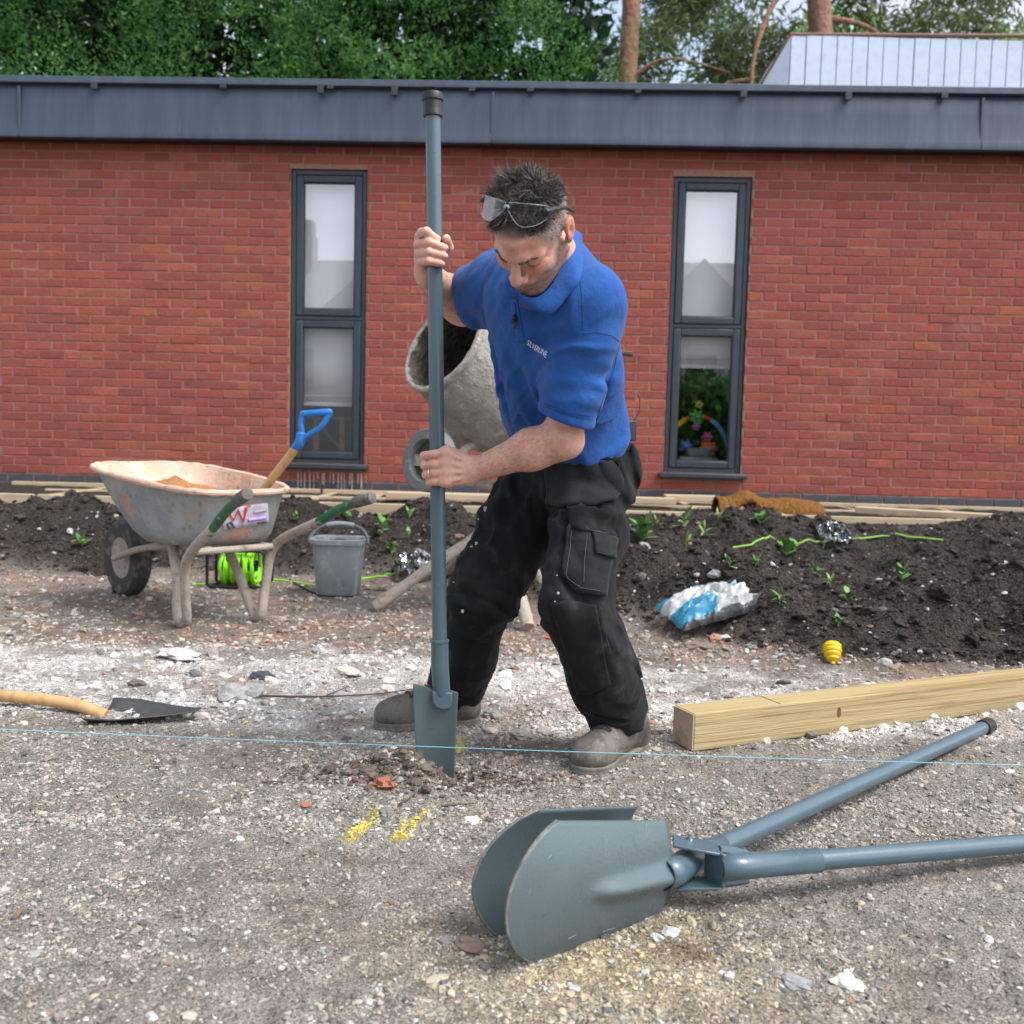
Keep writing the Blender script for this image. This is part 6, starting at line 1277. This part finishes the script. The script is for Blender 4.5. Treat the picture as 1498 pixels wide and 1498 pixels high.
# collar: a folded flap standing round the neck, its point lying on the chest
fo = [(838, 334, 2.36), (834, 339, 2.30), (829, 360, 2.255), (819, 395, 2.222), (803, 422, 2.200), (782, 436, 2.192), (758, 430, 2.200)]
ou = [(851, 342, 2.40), (852, 356, 2.33), (853, 382, 2.28), (848, 410, 2.242), (832, 432, 2.21), (802, 460, 2.19), (764, 440, 2.195)]
fo = crom([P(*q) for q in fo], 6); Gd = []
ouw = []
for x, y, Yd in ou:
    c = cast(bvs, x, y, .005); ouw.append(P(x, y, min(Yd, c[1]) if c is not None else Yd))
ouw = crom(ouw, 6)
for a, b_ in zip(fo, ouw):
    o_ = unit(CAMP - a); Gd.append([a + A(.004, .045, -.02), a + A(0, .014, .001), a, a * .7 + b_ * .3 + o_ * .004, a * .35 + b_ * .65 + o_ * .003, b_])
mb = MB(); mb.grid(Gd); mb.build('collar', mat_shirt, person, solid=.002, ang=50)
fo2 = crom([P(*q) for q in ((758, 430, 2.2), (742, 424, 2.215), (733, 412, 2.24))], 5); ou2 = crom([P(*q) for q in ((757, 438, 2.2), (738, 436, 2.212), (727, 420, 2.24))], 5)
mb = MB(); mb.grid([[a + A(0, .02, 0), a, b_] for a, b_ in zip(fo2, ou2)]); mb.build('collar', mat_shirt, person, solid=.002, ang=50)
# placket, chest lettering, clipped microphone
patch('placket', [(745, 432), (757, 436)], [(757, 500), (768, 500)], bvs, .0012, mat_shirt, person, 6, 14, .0016)
fc = bpy.data.curves.new('chest_lettering', 'FONT'); fc.body = 'SILVERLINE'; fc.size = 1; to = bpy.data.objects.new('tmp', fc); COL.objects.link(to); dg = bpy.context.evaluated_depsgraph_get(); me = bpy.data.meshes.new_from_object(to.evaluated_get(dg)); bpy.data.objects.remove(to)
tv = np.array([v.co for v in me.vertices]); tx = (tv[:, 0] - tv[:, 0].min()) / np.ptp(tv[:, 0]); tz = (tv[:, 1] - tv[:, 1].min()) / np.ptp(tv[:, 1])
o0, ox, oz = np.array([771, 503.]), np.array([29, 20.]), np.array([2.5, -7.]); NV = []
for a, b_ in zip(tx, tz):
    w_ = o0 + ox * a + oz * (b_); c = cast(bvs, w_[0], w_[1], .003); NV.append(c if c is not None else P(w_[0], w_[1], 2.2))
me.vertices.foreach_set('co', (np.array(NV) - origin(person)).astype(np.float32).ravel()); me.update(); me.materials.clear(); link('chest_lettering', me, M('white print', (.8, .8, .8), .6), person)
mc_ = cast(bvs, 755, 466, .008); mic = thing('clip_microphone', 'tiny black clip microphone on the shirt front below the collar', 'microphone', mc_)
mb = MB(); mb.lathe([(.001, -.011), (.0045, -.010), (.0055, -.004), (.0055, .004), (.0045, .009), (.001, .011)], mc_, (.2, -.2, 1), 12); mb.build('capsule', mat_rubber, mic); mb = MB(); mb.box(mc_ + A(.003, -.001, -.014), (.006, .006, .016)); mb.build('clip', mat_rubber, mic, bevel=.001)
mb = MB(); wq = [cast(bvs, x, y, .003) for x, y in ((755, 462), (756, 452), (754, 444))]; wq = [a for a in wq if a is not None]; mb.tube(wq, .0012, 5); mb.build('lead', mat_rubber, mic)

# ---------------------------------------------------------------- trousers
TR = Field((-.36, 2.22, .03), (.46, 3.1, .98), .0054)
waist = trunk_lo + TA * .08
TR.add(cone(waist, trunk_lo - A(0, 0, .06), .148, .142, DEP, .76), cone(lhip + A(-.006, 0, .03), rhip + A(0, 0, .03), .100, .102), k=.045)
lmid, rmid = lhip * .5 + lknee * .5, rhip * .5 + rknee * .5
TR.add(cone(lhip, lmid + A(.004, 0, 0), .100, .086), cone(lmid + A(.004, 0, 0), lknee, .086, .073), cone(lknee, lknee * .4 + lank * .6, .078, .080), cone(lknee * .4 + lank * .6, lank + A(0, 0, .01), .080, .074), k=.035)
TR.add(cone(rhip, rmid, .108, .095), cone(rmid, rknee, .095, .083), cone(rknee, rknee * .4 + rank * .6, .083, .076), cone(rknee * .4 + rank * .6, rank + A(0, 0, .02), .078, .072), k=.035)
TR.cut(waist + TA * .012, TA, lo=(-.36, 2.22, .6))
la_, ra_ = unit(lknee - lank), unit(rknee - rank)
TR.cut(lank + la_ * .012, -la_, lo=(.14, 2.22, .0), hi=(.46, 3.0, .25)); TR.cut(rank - ra_ * .01, -ra_, lo=(-.36, 2.22, 0), hi=(.13, 3.1, .25))
def tr_disp(x, y, z):
    p_ = np.stack([x, y, z], -1); d = .013 * (fbm(x * 9, y * 9, z * 9, 3, 71) - .5)
    for kn, an, hp_, s_ in ((lknee, lank, lhip, 73), (rknee, rank, rhip, 83)):
        ax = unit(kn - an); L = np.linalg.norm(kn - an); t = (p_ - an) @ ax; off = p_ - an - np.multiply.outer(t, ax); r = np.linalg.norm(off, axis=-1); m_ = ss(.14, .11, r) * ss(L + .06, L - .02, t)
        ph_ = fbm(x * 6, y * 6, z * 6, 2, s_) * 9
        d = d + m_ * (.021 * (ridged(fbm(t * 22 + ph_ * .5, off[..., 0] * 7, off[..., 1] * 7, 2, s_ + 1)) ** 1.5 - .4) * ss(.22, .04, t) + .012 * (ridged(fbm(t * 9 + ph_ * .4, off[..., 0] * 14, off[..., 1] * 14, 2, s_ + 2)) ** 2 - .4))
        t2 = (p_ - kn) @ unit(hp_ - kn); m2 = ss(-.06, .03, t2); d = d + m2 * .021 * (ridged(fbm(t2 * 8 + x * 10, x * 12 - y * 8, z * 5, 2, s_ + 4)) ** 2 - .4)
        # creases behind the knee
        d = d - .006 * np.exp(-((np.mod(t2 + .25 * off[..., 0] + .02, .045) - .022) / .006) ** 2) * np.exp(-(t2 / .07) ** 2) * ss(-.01, .04, off[..., 1])
    return d
TR.disp(tr_disp, .03)
TR.sub(cone(lank - la_ * .08, lank + la_ * .06, .058), cone(rank - ra_ * .08, rank + ra_ * .05, .058), k=.004)
V, F = TR.mesh(); V = relax(V, F, 0)
mat_trs = M('black work cotton', (.0115, .0115, .013), .9, spec=.15, sheen=.04, layers=[(3.5, (.022, .022, .024), .45, .68, .8), (16, (.06, .058, .056), .54, .74, .55), (5, (.045, .044, .042), .55, .75, .5), (90, (.30, .29, .28), .74, .78, .6)], bump=[(900, .0008, .6), (40, .003)])
trs = obj_np('trousers', V, F, mat_trs, person); bvt2 = bvh_of(trs)
mat_pkt = M('faded black pocket cloth', (.015, .0165, .018), .9, spec=.15, sheen=.06, layers=[(5, (.030, .033, .035), .42, .64, .8), (18, (.011, .011, .012), .55, .7, .6), (80, (.30, .30, .29), .72, .76, .6)], bump=[(900, .0008, .6), (50, .003)])
patch('holster_pocket', [(801, 668), (830, 663), (862, 668), (898, 680), (906, 676)], [(803, 734), (822, 744), (862, 740), (896, 735), (907, 715)], bvt2, .012, mat_pkt, person, 26, 18, .010)
patch('pocket_top_seam', [(800, 663), (850, 657), (905, 670)], [(801, 670), (850, 665), (905, 680)], bvt2, .015, mat_trs, person, 20, 4, .008)
patch('cargo_pocket', [(834, 748), (862, 752), (898, 775)], [(822, 845), (850, 868), (882, 872)], bvt2, .009, mat_pkt, person, 18, 20, .008)
patch('cargo_flap', [(836, 744), (866, 740), (899, 752)], [(834, 770), (862, 782), (897, 788)], bvt2, .014, mat_trs, person, 16, 8, .007)
patch('phone_pocket', [(863, 782), (896, 788)], [(866, 812), (893, 818)], bvt2, .017, mat_pkt, person, 8, 8, .008)
patch('knee_panel', [(806, 882), (830, 878), (872, 885)], [(845, 1016), (868, 1014), (892, 1000)], bvt2, .0035, mat_trs, person, 14, 22, .004)
patch('holster_pocket', [(718, 632), (745, 622)], [(696, 712), (728, 690)], bvt2, .012, mat_pkt, person, 8, 10, .008)
patch('waistband', [(752, 612), (800, 630), (845, 640), (885, 636), (912, 624)], [(748, 626), (800, 646), (845, 656), (887, 652), (913, 640)], bvt2, .005, mat_trs, person, 30, 5, .006)
mat_st = M('grey stitching', (.075, .078, .082), .8)
bvp = bvh_of(trs, *[o for o in person.children if o.name.split('.')[0] in ('holster_pocket', 'cargo_pocket', 'cargo_flap', 'phone_pocket', 'knee_panel')])
for pts in ([(806, 674), (807, 730), (824, 739), (862, 735), (893, 731), (902, 714), (901, 682)], [(838, 776), (828, 842), (852, 861), (880, 866)], [(838, 766), (862, 777), (893, 783)], [(868, 790), (870, 808), (890, 813)], [(858, 782), (853, 862)], [(800, 660), (850, 653), (903, 664)], [(876, 885), (886, 930), (898, 980), (915, 1020)], [(752, 690), (742, 720), (736, 750)]):
    e = np.asarray(pts, float); w_ = []
    for k in range(len(e) - 1):
        for t in np.linspace(0, 1, 8, endpoint=False): w_.append(cast(bvp, *(e[k] + (e[k + 1] - e[k]) * t), .0062))
    w_ = [a for a in w_ if a is not None]
    if len(w_) > 3: mb = MB(); mb.tube(w_, .0007, 4); mb.build('stitching', mat_st, person)
bp = P(917, 630, 2.66); mb = MB(); mb.box(bp, (.03, .05, .055), np.array(Matrix.Rotation(.5, 3, 'Z'))); tag(mb.build('belt_pack', mat_rubber, None, bevel=.004), 'small black microphone pack clipped to the man\'s belt at the back', 'belt pack')
mb = MB(); mb.tube(crom([bp + A(.012, 0, .02), bp + A(.03, 0, .05), bp + A(.028, -.01, .09), bp + A(.005, -.02, .10)], 6), .0011, 5); tag(mb.build('microphone_lead', mat_rubber), 'thin black lead looping from the belt pack up to the shirt', 'lead')
mat_splat = M('dried paint splash', lin(176, 184, 190), .9)
for px, py, r in ((656, 806, .010), (661, 798, .006), (655, 816, .007), (663, 818, .004), (677, 893, .006), (664, 852, .003), (690, 800, .004), (697, 796, .006), (817, 868, .004), (812, 880, .003), (815, 842, .003), (836, 805, .004), (846, 800, .003), (832, 828, .004), (845, 824, .003), (838, 737, .003), (882, 778, .003), (884, 673, .004), (845, 674, .003), (808, 676, .003), (852, 862, .003), (820, 700, .002), (828, 718, .0025), (711, 745, .008), (700, 760, .004), (645, 838, .004)):
    c = cast(bvt2, px, py, .001)
    if c is None: continue
    bv_, bf_ = ico(1); mb = MB(); d = unit(CAMP - c); w_ = bv_ * (1 + .5 * (rng.random((len(bv_), 1)) - .5)) * A(r * rng.uniform(.4, 1.1), .0, r * rng.uniform(.5, 1.2)); mb.add(c + w_ + np.outer(bv_[:, 1], d) * .0015, bf_.tolist()); mb.build('paint_splash', mat_splat, person)

# ---------------------------------------------------------------- boots
mat_boot = M('dusty brown leather', lin(98, 91, 83), .6, layers=[(10, lin(58, 53, 49), .42, .62, .85), (30, lin(140, 130, 118), .56, .70, .6), (14, lin(112, 84, 64), .58, .72, .5), (70, lin(160, 152, 142), .6, .7, .4)], bump=[(50, .002), (200, .0008)])
mat_sole = M('boot sole', lin(118, 112, 102), .85, layers=[(30, lin(84, 80, 74), .45, .65, .7)], bump=[(60, .002)])
mat_lace = M('dark lace', (.03, .028, .026), .8)
def boot(toe, heel, ank):
    toe, heel = np.asarray(toe), np.asarray(heel); u = unit((toe - heel) * A(1, 1, 0)); s_ = A(-u[1], u[0], 0); o = heel * A(1, 1, 0) + A(0, 0, float(gz(heel[0], heel[1], False)) - .006)
    q = lambda x, y, z: o + u * x + s_ * y + A(0, 0, z); R = np.stack([u, s_, A(0, 0, 1)], 1); top = A(0, 0, 1)
    lo_, hi_ = np.minimum(q(-.06, 0, -.02), q(.35, 0, 0)) - .09, np.maximum(q(-.06, 0, 0), q(.35, 0, .2)) + .09
    b = Field(lo_, hi_, .0033)
    b.add(ell(q(.236, 0, .040), (.064, .053, .044), R), cone(q(.06, 0, .052), q(.2, 0, .048), .040, .046), cone(q(.034, 0, .048), q(.042, 0, .06), .042, .040), k=.03)
    b.add(cone(q(.055, 0, .085), ank + A(0, 0, .02), .043, .048), cone(q(.075, 0, .112), q(.175, 0, .078), .036, .026), k=.03)
    b.add(cone(q(.100, 0, .132), q(.072, 0, .165), .024, .020), k=.012)                       # tongue
    b.cut(q(0, 0, .014), A(0, 0, -1)); b.cut(ank + A(0, 0, .06), A(0, 0, 1))
    def dd(x, y, z):
        p_ = np.stack([x, y, z], -1) - o; t = p_ @ u; y_ = p_ @ s_; zz = z - o[2]
        d = .004 * (fbm(x * 30, y * 30, z * 30, 3, 91) - .5)
        d = d - .0035 * np.exp(-((np.mod(t + .15 * np.abs(y_), .015) - .0075) / .003) ** 2) * ss(.15, .17, t) * ss(.212, .195, t) * ss(.03, .05, zz)
        d = d + .0028 * ss(.214, .218, t - .25 * (zz - .05) - .6 * y_ * y_ / .05) + .0022 * ss(.066, .060, t) * ss(.10, .095, zz)            # toe cap and heel counter
        d = d - .0022 * np.exp(-((zz - .036 - .12 * (t - .12)) / .0025) ** 2) * ss(.20, .18, t) * ss(.06, .08, t)                      # side seam
        d = d + .004 * ss(.128, .136, zz) * ss(.1, .08, t)                                      # padded collar
        return d
    b.disp(dd, .015); V, F = b.mesh(); bt = obj_np('boot', V, F, mat_boot, person)
    sf = Field(lo_, hi_, .0038)
    sf.add(cone(q(.036, 0, .012), q(.10, 0, .012), .043, .040), cone(q(.10, 0, .012), q(.235, 0, .012), .040, .0515), ell(q(.241, 0, .012), (.0625, .0525, .06), R), k=.02); sf.cut(q(0, 0, .024), top); sf.cut(q(0, 0, 0), -top)
    sf.sub(cone(q(.105, -.1, -.012), q(.105, .1, -.012), .02), k=.004)
    sf.disp(lambda x, y, z: -.003 * np.exp(-((z - o[2] - .013) / .0022) ** 2) - .002 * np.exp(-((np.mod((np.stack([x, y, z], -1) - o) @ u, .013) - .0065) / .002) ** 2) * (z - o[2] < .010), .015)
    V, F = sf.mesh(); obj_np('sole', V, F, mat_sole, bt)
    bvv = bvh_of(bt)
    for k in range(5):
        pts = []
        for yv in np.linspace(-.026, .026, 7):
            hit = bvv.ray_cast(Vector(q(.140 + k * .016 + (.006 if k % 2 else -.004) * yv / .026, yv, .25)), Vector((0, 0, -1)))
            if hit[0] is not None: pts.append(np.array(hit[0]) + A(0, 0, .0018))
        if len(pts) > 3: mb = MB(); mb.tube(pts, .0034, 6); mb.build('lace', mat_lace, bt)
    return bt
boot(G(838, 1137), G(936, 1092), lank); boot(G(556, 1062), G(698, 1055), rank)
# ring on the ring finger
rg = P(630, 692.5, YS - .036); ru = unit(P(620, 694, YS - .028) - P(640, 691, YS - .041)); mb = MB(); r1 = unit(np.cross(ru, (0, 0, 1))); r2 = np.cross(ru, r1)
mb.tube([rg + .0122 * (math.cos(g) * r1 + math.sin(g) * r2) for g in np.linspace(0, 2 * math.pi, 32, endpoint=False)], .0014, 8, closed=True); mb.build('ring', M('silver ring', (.85, .83, .78), .2, metal=1.0), person)

# ---------------------------------------------------------------- safety glasses pushed up on the hair
sg = thing('safety_glasses', 'clear safety glasses pushed up onto the man\'s hair', 'glasses', HL(0, .05, .14))
def glen(a, t):
    """lens band: a sideways angle, t from hair edge (0) to face edge (1)"""
    x = .078 * math.sin(a); c = math.cos(a); return HL(x, .022 + .030 * c + .040 * t - .02 * (1 - c), .118 + .036 * c - .026 * t - .010 * (1 - c))
mat_lens = glassmat('clear lens', .05, (.86, .89, .91), .2); mat_lrim = M('clear lens edge', (.6, .66, .7), .15, spec=.8, trans=.5)
def lens(sg_):
    Gd = []; a0, a1 = .05, 1.18
    for a in np.linspace(a0, a1, 22):
        f = (a - a0) / (a1 - a0); t0 = .03 + .05 * (1 - f) ** 3 + .12 * f ** 3; t1 = .36 + .66 * math.sin(min(1, f * 2.2 + .02) * math.pi / 2) - .36 * f ** 3.0; Gd.append([glen(sg_ * a, t0 + (t1 - t0) * k) for k in np.linspace(0, 1, 9)])
    return np.array(Gd)
for s in (1, -1):
    Gd = lens(s); mb = MB(); mb.grid(Gd); mb.build('lens', mat_lens, sg, ang=180)
    mb = MB(); ring = np.vstack([Gd[:, 0], Gd[-1, 1:], Gd[::-1, -1][1:], Gd[0, ::-1][1:-1]]); mb.tube(ring, .0005, 6, closed=True); mb.build('lens_edge', mat_lrim, sg)
    e = glen(s * 1.16, .35); mb = MB(); tp = crom([glen(s * 1.08, .34), e, HL(s * .083, -.004, .082), HL(s * .086, -.024, .052), HL(s * .084, -.042, .022)], 6); mb.tube(tp, np.interp(np.linspace(0, 1, len(tp)), [0, .25, .5, 1], [.010, .009, .0045, .0026] if s > 0 else [.004, .004, .003, .002]), 8); mb.build('temple', mat_rubber, sg)
mb = MB(); mb.tube(crom([glen(-.07, .3), glen(0, .22), glen(.07, .3)], 5), .0022, 8); mb.build('bridge', mat_lrim, sg)
